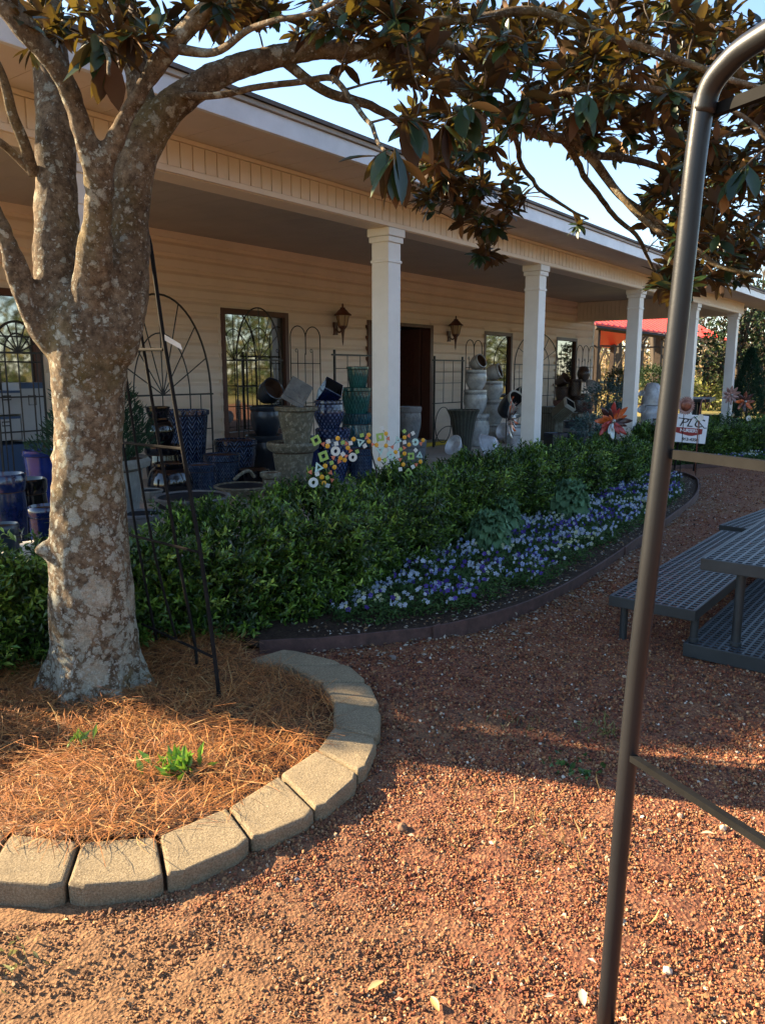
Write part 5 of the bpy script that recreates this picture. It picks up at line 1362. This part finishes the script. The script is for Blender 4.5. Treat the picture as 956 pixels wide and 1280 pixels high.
def text(body, size, m, parent, loc, rot, ext=.001, align='CENTER', shear=0, sx=1, name='lettering', off=0):
    c = bpy.data.curves.new(name, 'FONT'); c.body = body; c.size = size; c.extrude = ext; c.align_x = align; c.shear = shear; c.offset = off
    o = bpy.data.objects.new('tmp', c); COL.objects.link(o)
    d_ = bpy.context.evaluated_depsgraph_get(); me = bpy.data.meshes.new_from_object(o.evaluated_get(d_), depsgraph=d_); bpy.data.objects.remove(o)
    me.materials.clear(); me.materials.append(M[m]); q = bpy.data.objects.new(name, me); link(q, parent); q.location = loc; q.rotation_euler = rot; q.scale = (sx, 1, 1); return q
car = [o for o in bpy.data.objects if o.get('label', '').startswith('wide blue carton')][0]
text('QUAL', .10, 'tagw', car, (.24, -.004, .08), (pi/2, 0, 0)); text('soft', .12, 'signred', car, (.36, -.004, .26), (pi/2, 0, 0), shear=.3)

# ------------------------------------------------------------------ mosaic butterfly stake
BY = 3.62
org = oy(466, 592, BY)
bt = thing('mosaic_stake', 'butterfly garden stake of coloured mosaic tiles rising from the hedge', 'garden ornament', (org.x, BY, .05))
def bp(cu, cv): return oy(380+cu/5.975, 530+cv/5.975, BY)-Vector((org.x, BY, .05))
# orientation: ornament faces the camera side of the path
def poly_tile(kind, p, s, ang, m):
    b = MB(); th = .006
    Rm = Matrix.Translation(p) @ Matrix.Rotation(-.45, 4, 'Z') @ Matrix.Rotation(pi/2, 4, 'X') @ Matrix.Rotation(ang, 4, 'Z')
    if kind == 'dot': b.lathe([(0, -th), (s*.8, -th), (s, -th*.4), (s, th*.4), (s*.8, th), (0, th*1.3)], 14, Rm)
    elif kind == 'sq': b.box((-s, -s, -th), (s, s, th), Rm)
    elif kind == 'tri': b.prism([(s*cos(a_), s*sin(a_)) for a_ in (pi/2, pi/2+2.094, pi/2+4.189)], -th, th, Rm)
    elif kind == 'ring': b.lathe([(s*.42, -th), (s, -th), (s, th), (s*.42, th)], 24, Rm, closed=True)
    elif kind == 'sqf' or kind == 'trif':
        n = 4 if kind == 'sqf' else 3; inn = .48 if n == 4 else .5; k = 1.3 if n == 4 else 1.2
        o_ = [(s*k*cos(pi/2+2*pi*i/n+(pi/4 if n == 4 else 0)), s*k*sin(pi/2+2*pi*i/n+(pi/4 if n == 4 else 0))) for i in range(n)]
        vs = []; 
        for z in (-th, th):
            vs += [Rm @ Vector((x, y, z)) for x, y in o_]; vs += [Rm @ Vector((x*inn, y*inn, z)) for x, y in o_]
        fs = []
        for i in range(n):
            j = (i+1) % n; fs += [(i, j, n+j, n+i)[::-1], (2*n+i, 2*n+j, 3*n+j, 3*n+i), (i, 2*n+i, 2*n+j, j)[::-1], (n+i, n+j, 3*n+j, 3*n+i)[::-1]]
        b.add(vs, fs)
    return b.build('tile', M[m], bt)
sc_ = dep(oy(466, 560, BY))/FO/5.975
tiles = [('sqf', 90, 122, 32, .45, 'tgreen'), ('sqf', 145, 240, 34, .3, 'tgreen'), ('sqf', 568, 98, 32, .1, 'tgreen'), ('sqf', 797, 240, 29, 0, 'tgreen'), ('sqf', 778, 365, 30, .7, 'tgreen'),
    ('ring', 235, 203, 34, 0, 'twhite'), ('ring', 364, 248, 32, 0, 'twhite'), ('ring', 70, 437, 34, 0, 'twhite'), ('ring', 645, 230, 30, 0, 'taqua'), ('ring', 830, 135, 29, 0, 'taqua'),
    ('trif', 420, 135, 30, 2.9, 'taqua'), ('trif', 108, 325, 33, .35, 'taqua'), ('trif', 568, 195, 32, 3.3, 'taqua'), ('trif', 700, 122, 30, .3, 'taqua'), ('trif', 862, 235, 27, -.1, 'taqua')]
for cu, cv in ((252, 107), (175, 165), (370, 113), (483, 82), (484, 130), (327, 178), (273, 254), (303, 269), (158, 314), (227, 323), (133, 396), (150, 441), (612, 72), (541, 157), (612, 162), (562, 263), (683, 210), (750, 100), (783, 154), (750, 221), (740, 302), (888, 121), (869, 281)): tiles.append(('dot', cu, cv, 17, 0, 'tyellow'))
for cu, cv, a_ in ((181, 131, .3), (240, 146, .2), (347, 143, .2), (453, 163, .5), (290, 225, .6), (98, 373, .3), (584, 33, .4), (812, 70, .5), (748, 136, .2), (832, 196, .8), (718, 338, .1), (812, 320, .4), (176, 460, -.3), (700, 236, .2)): tiles.append(('sq', cu, cv, 14, a_, 'twhite'))
for cu, cv in ((142, 150), (315, 146), (470, 103), (510, 152), (345, 198), (218, 250), (313, 238), (262, 280), (47, 360), (198, 364), (208, 418), (628, 110), (658, 172), (780, 88), (747, 178), (870, 147), (716, 265), (836, 303)): tiles.append(('tri', cu, cv, 19, RU(0, 2), 'torange'))
for cu, cv, a_ in ((290, 138, .1), (432, 84, .2), (396, 206, .4), (205, 290, .3), (173, 400, .5), (748, 54, .7), (720, 190, .5), (602, 268, .3), (876, 328, .7)): tiles.append(('sq', cu, cv, 13, a_, 'tgreen'))
wr = MB(); cpt = bp(505, 345)
for kd, cu, cv, s, a_, m in tiles:
    p = bp(cu, cv); poly_tile(kd, p, s*sc_, a_, m)
tp = [(cu, cv) for _, cu, cv, *_r in tiles]
for side in (0, 1):
    q = [t_ for t_ in tp if (t_[0] < 500) == (side == 0)]; q.sort(key=lambda t_: hypot(t_[0]-500, t_[1]-150)); used = [q[0]]
    for t_ in q[1:]:
        j = min(used, key=lambda w_: hypot(w_[0]-t_[0], w_[1]-t_[1])); wr.tube([bp(*j)+Vector((0, .004, 0)), bp(*t_)+Vector((0, .004, 0))], .0022, 4); used.append(t_)
wr.build('wire_web', M['iron'], bt)
MB().tube([bp(495, 110), bp(500, 200), bp(515, 260), bp(540, 345), bp(545, 345)-Vector((0, 0, .45))], .006, 6).build('stake', M['black'], bt)
MB().tube([bp(495, 110), bp(510, 150), bp(520, 150)], .004, 5).build('hook', M['iron'], bt)

# ------------------------------------------------------------------ spinners and metal flowers
def petal(r0, r1, w, bend_, n=6):
    V = []; 
    for k in range(n+1):
        t_ = k/n; r = r0+(r1-r0)*t_; ww = w*sin(pi*(.08+.88*t_))**.8
        for s in (-1, -.35, .35, 1): V.append((ww*s, r, bend_*t_*t_*(1-.3*s)+.25*ww*s))
    return V, [(k*4+j, k*4+j+1, k*4+j+5, k*4+j+4) for k in range(n) for j in range(3)]
def spinner(u, v, Y, rpx, yaw, lab, pals, rings=((1.0, 8), (.72, 8), (.45, 6)), wz=.30, name='wind_spinner', zf=.05):
    p = oy(u, v, Y); s = dep(p)/FO; R0 = rpx*s
    t = thing(name, lab, 'garden ornament', (p.x, Y, zf))
    rt = Matrix.Translation((0, 0, p.z-zf)) @ Matrix.Rotation(yaw, 4, 'Z') @ Matrix.Rotation(pi/2, 4, 'X')
    for i, (fr_, n) in enumerate(rings):
        for k in range(n):
            V_, F_ = petal(R0*.10, R0*fr_, R0*wz*fr_*.5, R0*.18); 
            M4 = rt @ Matrix.Translation((0, 0, R0*.10*i)) @ Matrix.Rotation(2*pi*k/n+i*.4, 4, 'Z')
            b = MB().add([M4 @ Vector(q) for q in V_], F_)
            o = b.build('blade', M[pals[(k+i) % len(pals)]], t, smooth=True)
            sm = o.modifiers.new('thick', 'SOLIDIFY'); sm.thickness = .002
    MB().lathe([(0, -.01), (R0*.10, -.01), (R0*.12, R0*.2), (R0*.05, R0*.32), (0, R0*.33)], 14, rt).build('hub', M['spinsilver'], t, smooth=True)
    MB().tube([(0, .03, -.2), (0, .03, p.z-zf)], .006, 7).build('stake', M['black'], t)
    return t
spinner(765, 526, 3.75, 24, -.85, 'red and orange metal flower spinner above the hedge', ['spinred', 'spindark', 'spinorange', 'spinred', 'spinsilver'])
spinner(636, 522, 3.70, 26, .30, 'orange and silver spinner seen nearly edge-on left of the second column', ['spinorange', 'spinsilver', 'spindark', 'pinkcopper', 'spinsilver'])
spinner(930, 502, 3.2, 13, -.85, 'dark copper spinner at far right before the conifer', ['copper', 'spindark', 'spinorange'], ((1., 8), (.6, 7)), .36)
spinner(913, 494, 3.55, 12, -.85, 'pink copper metal flower before the last column', ['pinkcopper'], ((1., 10), (.7, 8)), .36)
# sunflower stake
p = oy(857, 507, 2.9)
t = thing('sunflower_stake', 'pink copper sunflower on a thin stake in front of the sign', 'garden ornament', (p.x, 2.9, 0))
s = dep(p)/FO; R0 = 12*s; rt = Matrix.Translation((0, 0, p.z)) @ Matrix.Rotation(-.8, 4, 'Z') @ Matrix.Rotation(pi/2, 4, 'X')
b = MB()
for k in range(26):
    M4 = rt @ Matrix.Rotation(2*pi*k/26, 4, 'Z'); b.add([M4 @ Vector(q) for q in ((-.011, R0*.55, 0), (.011, R0*.55, 0), (.013, R0*.8, .008), (0, R0*1.02, .0), (-.013, R0*.8, .008))], [(0, 1, 2, 3, 4)])
b.build('petals', M['pinkcopper'], t)
MB().lathe([(0, .02), (R0*.35, .022), (R0*.58, .008), (R0*.6, -.01), (0, -.012)], 24, rt).build('flower_disc', M['copper'], t, smooth=True)
MB().tube([(0, .02, -.1), (0, .02, p.z)], .005, 6).build('stake', M['iron'], t)
MB().tube([(-.0, .02, .22), (-.12, .02, .22), (-.12, .02, .08), (0, .02, .08)], .006, 5).build('step_bar', M['iron'], t)
for (u, v, r_, lab) in ((875, 522, .035, 'small pale metal daisy right of the sign'), (935, 523, .035, 'small pale metal daisy above the far hedge')):
    p = oy(u, v, 3.1); t = thing('daisy_stake', lab, 'garden ornament', (p.x, 3.1, 0)); rt = Matrix.Translation((0, 0, p.z)) @ Matrix.Rotation(-.8, 4, 'Z') @ Matrix.Rotation(pi/2, 4, 'X')
    b = MB()
    for k in range(9):
        M4 = rt @ Matrix.Rotation(2*pi*k/9, 4, 'Z'); b.add([M4 @ Vector(q) for q in ((-.012, .01, 0), (.012, .01, 0), (.016, r_*1.4, .004), (-.016, r_*1.4, .004))], [(0, 1, 2, 3)])
    b.build('petals', M['tagw'], t); MB().tube([(0, .01, 0), (.03, .01, p.z*.6), (0, .01, p.z)], .004, 5).build('stake', M['iron'], t)
pa = oy(877, 500, 3.2); t = thing('shepherd_hook', 'curved copper hook arching beside the sign', 'garden ornament', (pa.x, 3.2, 0))
MB().tube(catmull([(-.10, 0, 0), (-.10, 0, pa.z-.25), (-.02, 0, pa.z-.02), (.14, 0, pa.z), (.24, 0, pa.z-.12)], 6), .008, 7).build('hook', M['copper'], t, smooth=True)

# ------------------------------------------------------------------ nursery sign and plaque
c0, c1, c2, c3 = [(845, 517), (885, 520), (881, 555), (839, 552)][0:4]
p = oy(863, 536, 3.35); s = dep(p)/FO; w_, h_ = 43*s*1.10, 35*s
yaw = radians(-38)
t = thing('nursery_sign', 'white nursery sign with red banner standing in the far bed', 'sign', (p.x, 3.35, p.z), rot=(0, radians(5), yaw))
MB().box((-w_/2, 0, -h_/2), (w_/2, .012, h_/2)).build('sign_board', M['signwhite'], t, bevel=.002)
for x in (-w_*.3, w_*.3): MB().box((x-.012, .013, -p.z-.05), (x+.012, .03, h_*.3)).build('sign_post', M['iron'], t)
text('PLC', h_*.42, 'ink', t, (-w_*.03, -.0025, h_*.07), (pi/2, 0, 0), shear=.35, sx=1.35)
MB().tube([(-w_*.42, -.003, h_*.35), (-w_*.05, -.003, h_*.33), (w_*.05, -.003, h_*.44), (w_*.40, -.003, h_*.06), (w_*.47, -.003, h_*.07)], h_*.016, 4).build('logo_stroke', M['ink'], t)
MB().tube(catmull([(w_*.05, -.003, h_*.38), (w_*.14, -.003, h_*.45), (w_*.22, -.003, h_*.36), (w_*.18, -.003, h_*.28), (w_*.1, -.003, h_*.30)], 4), h_*.014, 4).build('logo_leaf', M['signgreen'], t)
MB().add([(-w_*.47, -.002, h_*.03), (w_*.36, -.002, h_*.02), (w_*.36, -.002, -h_*.16), (w_*.06, -.002, -h_*.25), (-w_*.06, -.002, -h_*.25), (-w_*.45, -.002, -h_*.16)], [(5, 4, 3, 2, 1, 0)]).build('banner', M['signred'], t)
text('NURSERY', h_*.155, 'signwhite', t, (-w_*.05, -.0045, -h_*.12), (pi/2, 0, 0), sx=1.15, off=.002)
text('963-4350', h_*.15, 'ink', t, (w_*.02, -.003, -h_*.43), (pi/2, 0, 0), sx=1.15, off=.0015)
p = oy(795, 537, 4.5); s = dep(p)/FO
t = thing('wooden_plaque', 'dark-edged wooden plaque with script letters right of the red spinner', 'sign', (p.x, 4.05, p.z), rot=(0, radians(3), radians(-30)))
w_, h_ = 30*s, 26*s
MB().box((-w_/2, 0, -h_/2-.2), (w_/2, .03, h_/2)).build('board', M['plaque'], t, bevel=.004)
MB().box((-w_/2-.015, -.006, h_/2+.001), (w_/2+.015, .035, h_/2+.02)).build('top_strip', M['black'], t)
text('PLC', h_*.5, 'ink', t, (0, -.003, -h_*.2), (pi/2, 0, 0), shear=.4)

# ------------------------------------------------------------------ picnic tables of coated steel grid
def grating(parent, name, x0, x1, y0, y1, z, rim=.055, step=.036, bar=.0095, th=.006):
    fr_ = MB(); r_ = .012
    fr_.box((x0, y0, z-rim), (x0+r_, y1, z)); fr_.box((x1-r_, y0, z-rim), (x1, y1, z)); fr_.box((x0+r_, y0, z-rim), (x1-r_, y0+r_, z)); fr_.box((x0+r_, y1-r_, z-rim), (x1-r_, y1, z))
    o = fr_.build(name, M['frame'], parent, bevel=.003)
    nx_ = max(1, round((x1-x0-2*r_)/step)); ny_ = max(1, round((y1-y0-2*r_)/step)); sx = (x1-x0-2*r_)/nx_; sy = (y1-y0-2*r_)/ny_
    # perforated sheet as one mesh: square holes with walls
    V = []; F = []; hb = bar/2
    for i in range(nx_):
        for j in range(ny_):
            X0, X1 = x0+r_+i*sx, x0+r_+(i+1)*sx; Y0, Y1 = y0+r_+j*sy, y0+r_+(j+1)*sy; n = len(V); zt_ = z-.002
            V += [(X0, Y0, zt_), (X1, Y0, zt_), (X1, Y1, zt_), (X0, Y1, zt_), (X0+hb, Y0+hb, zt_), (X1-hb, Y0+hb, zt_), (X1-hb, Y1-hb, zt_), (X0+hb, Y1-hb, zt_), (X0+hb, Y0+hb, zt_-th), (X1-hb, Y0+hb, zt_-th), (X1-hb, Y1-hb, zt_-th), (X0+hb, Y1-hb, zt_-th)]
            for k in range(4):
                m2 = (k+1) % 4; F.append((n+k, n+m2, n+4+m2, n+4+k)); F.append((n+4+k, n+4+m2, n+8+m2, n+8+k))
    npmesh('grating', np.array(V), np.array(F), M['grid'], o)
    return o
def leg(parent, x, y, z0, z1, r=.024):
    MB().lathe([(0, z0), (r*1.25, z0), (r*1.25, z0+.015), (r, z0+.02), (r, z1), (0, z1)], 16, Matrix.Translation((x, y, 0))).build('leg', M['frame'], parent, smooth='auto')
t = thing('grid_table', 'dark steel grid table with low side bench and grid footing beside the path', 'picnic table', (4.05, 0, 0), radians(-.8))
grating(t, 'tabletop', -.02, 2.3, -.45, 1.02, .56, .062, .046, .0125)
grating(t, 'bench', .0, 2.3, 1.03, 1.50, .27, .060, .046, .0125)
grating(t, 'floor_grid', .03, 2.2, -.30, 1.09, .075, .075, .040, .012)
for x, y in ((.16, .86), (2.0, .86), (.16, .66), (.16, -.2), (2.0, -.2)): leg(t, x, y, .076, .50)
for x, y in ((.09, 1.44), (2.15, 1.44)): leg(t, x, y, -.02, .21, .021)
for x, y in ((.09, 1.055), (2.05, 1.055)): leg(t, x, y, .076, .21, .021)
q = oz(898, 656, .27)
t = thing('grid_table', 'second grid table standing behind the first, mostly hidden', 'picnic table', (q.x, q.y, 0), radians(-7))
grating(t, 'bench', 0, 2.3, -.45, 0, .27, .045, .046, .0125)
grating(t, 'tabletop', 0, 2.3, -1.4, -.46, .56, .06, .046, .0125)
for x in (.2, 2.0):
    leg(t, x, -.06, -.02, .22); leg(t, x, -.38, -.02, .22); leg(t, x, -.6, -.02, .50); leg(t, x, -1.3, -.02, .50)
# dark picnic table by the porch end
p = oy(893, 481, 5.2); 
t = thing('picnic_table', 'dark slatted picnic table standing beyond the fourth column', 'picnic table', (p.x, 5.2, 0), radians(10))
MB().box((-1.2, 0, .78), (.6, .8, .86)).build('tabletop', M['black'], t, bevel=.005)
MB().box((-1.2, -.5, .42), (.6, -.2, .49)).build('bench', M['black'], t, bevel=.005)
MB().box((-1.2, 1.0, .42), (.6, 1.3, .49)).build('bench', M['black'], t, bevel=.005)
for x in (-.9, .3):
    MB().box((x, -.45, -.02), (x+.1, 1.25, .415)).build('leg', M['black'], t); MB().box((x, .3, .416), (x+.1, .5, .779)).build('leg', M['black'], t)

# ------------------------------------------------------------------ garden arbour in the right foreground
f0 = oz(755, 1285, 0.02)
Hd = Vector((cos(HA), sin(HA), 0))
def rayat(u, v, base, t_): return Vector((0, 0, CH))+ray(u, v)*t_
top = ad(880, 118, 1.50); ar = thing('garden_arbour', 'dark metal tube arbour rising at the right of the path', 'arbour', (f0.x, f0.y, 0)); fb = Vector((f0.x, f0.y, 0))
mid = [ad(u, v, d) for u, v, d in ((868, 205, 1.505), (858, 300, 1.51), (838, 480, 1.52), (812, 700, 1.53), (787, 920, 1.54))]
bar_dir = (ad(956, 995, 1.25)-ad(795, 941, 1.54)); bar_dir.z = 0; bar_dir.normalize()
post = [Vector((f0.x, f0.y, -.05))-fb]+[m_-fb for m_ in mid[::-1]]+[top-fb]
MB().tube(catmull(post, 5), .0195, 20).build('post', M['arbor'], ar, smooth=True)
tw = top-fb; W2 = .72
arch = catmull([tw+Vector((0, 0, -.03)), tw+bar_dir*.012+Vector((0, 0, .008)), tw+bar_dir*.045+Vector((0, 0, .034)), tw+bar_dir*.10+Vector((0, 0, .052)), tw+bar_dir*(W2*.35)+Vector((0, 0, .066)), tw+bar_dir*(W2*.65)+Vector((0, 0, .066)), tw+bar_dir*(W2-.10)+Vector((0, 0, .052)), tw+bar_dir*(W2-.012)+Vector((0, 0, .008)), tw+bar_dir*W2+Vector((0, 0, -.03))], 5)
MB().tube(arch, .0205, 20).build('top_arch', M['arbor'], ar, smooth=True)
lean = (post[-1]-post[0])
MB().tube([post[0]+bar_dir*W2, post[-1]+bar_dir*W2], .0195, 16).build('post', M['arbor'], ar, smooth=True)
def flat(a_, b_, hz=.013, th=.003):
    d = (b_-a_).normalized(); s_ = d.cross(Vector((0, 0, 1))).normalized()*th; u_ = Vector((0, 0, hz/1))
    MB().add([a_-s_, b_-s_, b_+s_, a_+s_, a_-s_+u_, b_-s_+u_, b_+s_+u_, a_+s_+u_], [(0, 3, 2, 1), (4, 5, 6, 7), (0, 1, 5, 4), (1, 2, 6, 5), (2, 3, 7, 6), (3, 0, 4, 7)]).build('cross_bar', M['arborbar'], ar)
def postpt(v):
    for a_, b_ in zip(([(755, 1285, 0)]+[(787, 920, 0), (812, 700, 0), (838, 480, 0), (858, 300, 0), (868, 205, 0), (880, 118, 0)])[:-1], [(787, 920, 0), (812, 700, 0), (838, 480, 0), (858, 300, 0), (868, 205, 0), (880, 118, 0)]):
        if b_[1] <= v <= a_[1]:
            t_ = (a_[1]-v)/(a_[1]-b_[1]); return a_[0]+(b_[0]-a_[0])*t_
for v, hz in ((944, .014), (566, .018), (145, .020), (1272, .012)):
    u = postpt(v); a_ = ad(u, v, 1.535 if v < 1200 else 1.56)-fb; flat(a_-Vector((0, 0, hz/2)), a_+bar_dir*W2-Vector((0, 0, hz/2)), hz, .008)
# far side of the arbour
far = Vector((cos(radians(-37)), sin(radians(-37)), 0))
fp = ad(955, 1180, 1.62)-fb; 
MB().tube([Vector((fp.x, fp.y, fp.z)), Vector((fp.x, fp.y, fp.z+.40))], .006, 10).build('back_rod', M['arbor'], ar, smooth=True)
MB().tube([Vector((fp.x, fp.y, fp.z+.01)), Vector((fp.x, fp.y, fp.z+.01))+far*.35], .006, 10).build('back_rail', M['arbor'], ar, smooth=True)

# ------------------------------------------------------------------ pavilion with red roof
pv = thing('red_roof_pavilion', 'open pole pavilion with bright red metal roof beyond the porch', 'building', (0, 0, 0))
A = oy(742, 398, 17); 
e0 = Vector((27.5, 16.5, 0)); ez = 3.45
def pr(u, v, X): r = ray(u, v); t_ = X/r.x; return Vector((X, t_*r.y, CH+t_*r.z))
ea = pr(745, 402, 30); eb = pr(905, 428, 30)
b = MB(); y1, y0 = 14.8, 3.2; zE = 3.75; 
E0 = pr(744, 404, 29); E1 = pr(915, 427, 37)
dirE = (E1-E0); nB = Vector((dirE.y, -dirE.x, 0)).normalized()*-1
nB = Vector((.62, .78, 0)); up_ = Vector((0, 0, 1.7))
R0_ = E0+nB*5+up_; R1_ = E1+nB*5+up_
b.add([E0, E1, R1_, R0_, E0-Vector((0, 0, .06)), E1-Vector((0, 0, .06)), R1_-Vector((0, 0, .06)), R0_-Vector((0, 0, .06))], [(0, 1, 2, 3), (7, 6, 5, 4), (0, 4, 5, 1), (1, 5, 6, 2), (3, 2, 6, 7), (0, 3, 7, 4)])
B2 = E0+nB*10-Vector((0, 0, .0)); B3 = E1+nB*10
b.add([R0_, R1_, B3, B2], [(0, 1, 2, 3)])
n_ = 26
for k in range(n_+1):
    a_ = E0.lerp(E1, k/n_)+Vector((0, 0, .004)); c_ = R0_.lerp(R1_, k/n_)+Vector((0, 0, .004)); w_ = (E1-E0).normalized()*.03
    b.add([a_-w_, a_+w_, c_+w_, c_-w_, a_-w_+Vector((0, 0, .03)), a_+w_+Vector((0, 0, .03)), c_+w_+Vector((0, 0, .03)), c_-w_+Vector((0, 0, .03))], [(4, 5, 6, 7), (0, 1, 5, 4), (1, 2, 6, 5), (3, 0, 4, 7)])
b.build('roof', M['redroof'], pv)
b = MB(); b.tube([E0-Vector((0, 0, .16)), E1-Vector((0, 0, .16))], .09, 4); b.build('eave_beam', M['postwood'], pv)
for k in (0.03, .25, .46, .70, .97):
    a_ = E0.lerp(E1, k)+nB*.25; MB().box((-.12, -.12, -.05), (.12, .12, a_.z-.1)).build('post', M['postwood'], pv, loc=(a_.x, a_.y, 0))
    a_ = E0.lerp(E1, k)+nB*9.6; MB().box((-.12, -.12, -.05), (.12, .12, 3.3)).build('post', M['postwood'], pv, loc=(a_.x, a_.y, 0))
b = MB()
for z in (1.1, 2.5): b.tube([E0+nB*.2-Vector((0, 0, E0.z-z)), E1+nB*.2-Vector((0, 0, E1.z-z))], .035, 5)
b.build('rail', M['postwood'], pv)

# ------------------------------------------------------------------ trees and scrub beyond
def bare_tree(x, y, h, seed, lab, levels=4, col='twig'):
    rs = random.Random(seed); t = thing('bare_tree', lab, 'tree', (x, y, 0), group='bare winter trees beyond the field'); b = MB(); tw_ = MB()
    def br(p, d, L, r, lv):
        q = p+d*L*.5+Vector((rs.uniform(-1, 1), rs.uniform(-1, 1), 0))*L*.05; e = p+d*L
        (b if lv == 0 else tw_).tube([p, q, e], [r, r*.8, r*.6], 5 if lv < 2 else 3, cap=False)
        if lv >= levels: return
        for k in range(rs.randint(3, 4)):
            st_ = p.lerp(e, rs.uniform(.45, 1)); nd = (d+Vector((rs.uniform(-1, 1), rs.uniform(-1, 1), rs.uniform(-.1, .7)))*.75).normalized(); br(st_, nd, L*rs.uniform(.55, .75), r*.5, lv+1)
    br(Vector((0, 0, -.2)), Vector((rs.uniform(-.08, .08), rs.uniform(-.08, .08), 1)).normalized(), h*.4, h*.022, 0)
    b.build('trunk', M[col], t, smooth=True); tw_.build('crown', M[col], t)
rs_ = random.Random(3)
spots = []
for k in range(26):
    az_ = radians(rs_.uniform(6, 24)); d_ = rs_.uniform(42, 95); spots.append((d_*cos(az_), d_*sin(az_), rs_.uniform(7, 13)))
for i, (x, y, h) in enumerate(spots): bare_tree(x, y, h, i, 'leafless thin-branched tree beyond the sunny field', 4)
# scrubby warm brush band
def brush(name, lab, x0, x1, y0, y1, n, h, pal, ls, seed):
    rs = np.random.RandomState(seed); X = rs.uniform(x0, x1, n); Y = rs.uniform(y0, y1, n)
    hh2 = h*np.array([.6+.8*abs(noise.noise(Vector((x*.15, y*.15, seed)))) for x, y in zip(X, Y)])
    L = np.column_stack([X, Y, rs.uniform(0, 1, n)**1.2*hh2]); R_ = frames(rs.normal(size=(n, 3))+np.array([0, 0, 1]), rs.normal(size=(n, 3)), ls*rs.uniform(.5, 1.5, n)); tv_, tf_ = leaf_small(.35)
    V_, F_ = scatter(tv_, tf_, R_, L); c = np.array(pal)[rs.randint(0, len(pal), n)]*rs.uniform(.7, 1.3, (n, 1))
    tag(npmesh(name, V_, F_, M['farleaf'], colattr=np.repeat(c, 5, 0)), lab, 'scrub', kind='stuff')
WARM = ((.30, .20, .10), (.38, .27, .14), (.22, .15, .08), (.20, .18, .07))
brush('far_scrub', 'warm brown scrub and brush along the field edge', 62, 100, 2, 46, 26000, 4.5, WARM, .5, 41)
brush('roadside_thicket', 'dark green thicket lining the road opposite the shop', -25, 80, -27, -20, 30000, 7.5, ((.03, .05, .015), (.05, .07, .02), (.12, .11, .04)), .5, 43)
brush('dry_grass', 'straw-coloured tall grass beyond the pavilion', 34, 60, 2, 30, 15000, .8, ((.34, .27, .12), (.26, .22, .09), (.16, .18, .06)), .35, 42)
# dark magnolia, cone conifer and shrubs behind the porch end
q = ox_ = pr(925, 450, 27); leafy_tree((q.x, q.y, 0), 4.5, 1.9, 4200, 'dark glossy magnolia behind the end of the porch', pal=((.015, .035, .012), (.03, .055, .02), (.05, .035, .02)), ls=.17, z0=.12, name='evergreen_tree', seed=7)
q = pr(960, 430, 30); leafy_tree((q.x, q.y, 0), 4.2, 1.8, 3000, 'second dark evergreen at the right picture edge', pal=((.02, .045, .015), (.04, .07, .02)), ls=.17, z0=.12, name='evergreen_tree', seed=8)
q = oz(938, 512, .0); q = pr(936, 470, 19.5); conifer((q.x, q.y, .45), 1.55, .42, 'cone-shaped dark conifer right of the last column', 12, ((.012, .04, .022), (.02, .06, .03)), 6000, 'conifer_tree', .07, None, .75)
MB_ = MB().lathe([(0, 0), (.26, 0), (.32, .42), (.29, .42), (0, .38)], 24).build('planter_tub', M['slate'], smooth='auto'); MB_.location = (q.x, q.y, .0); tag(MB_, 'dark tub holding the cone-shaped conifer', 'pot')
q = pr(888, 480, 33); leafy_tree((q.x, q.y, 0), 2.6, 1.6, 1800, 'yellow-green sunlit shrub beyond the fourth column', pal=((.16, .18, .04), (.22, .22, .06), (.10, .13, .03)), ls=.16, z0=.05, name='sunlit_shrub', seed=10)
q = pr(756, 420, 40); 
# trees and lawn behind the camera, mirrored in the windows
for i, (x, y, h) in enumerate(((-6, -24, 9), (2, -28, 11), (10, -25, 8), (18, -30, 12), (27, -27, 9), (36, -31, 11), (46, -28, 10))):
    leafy_tree((x, y, 0), h, h*.42, 1800, 'leafy tree across the road opposite the shop', group='trees across the road', pal=((.05, .08, .02), (.10, .11, .03), (.16, .13, .05)), ls=.55, z0=.25, seed=50+i, name='roadside_tree')
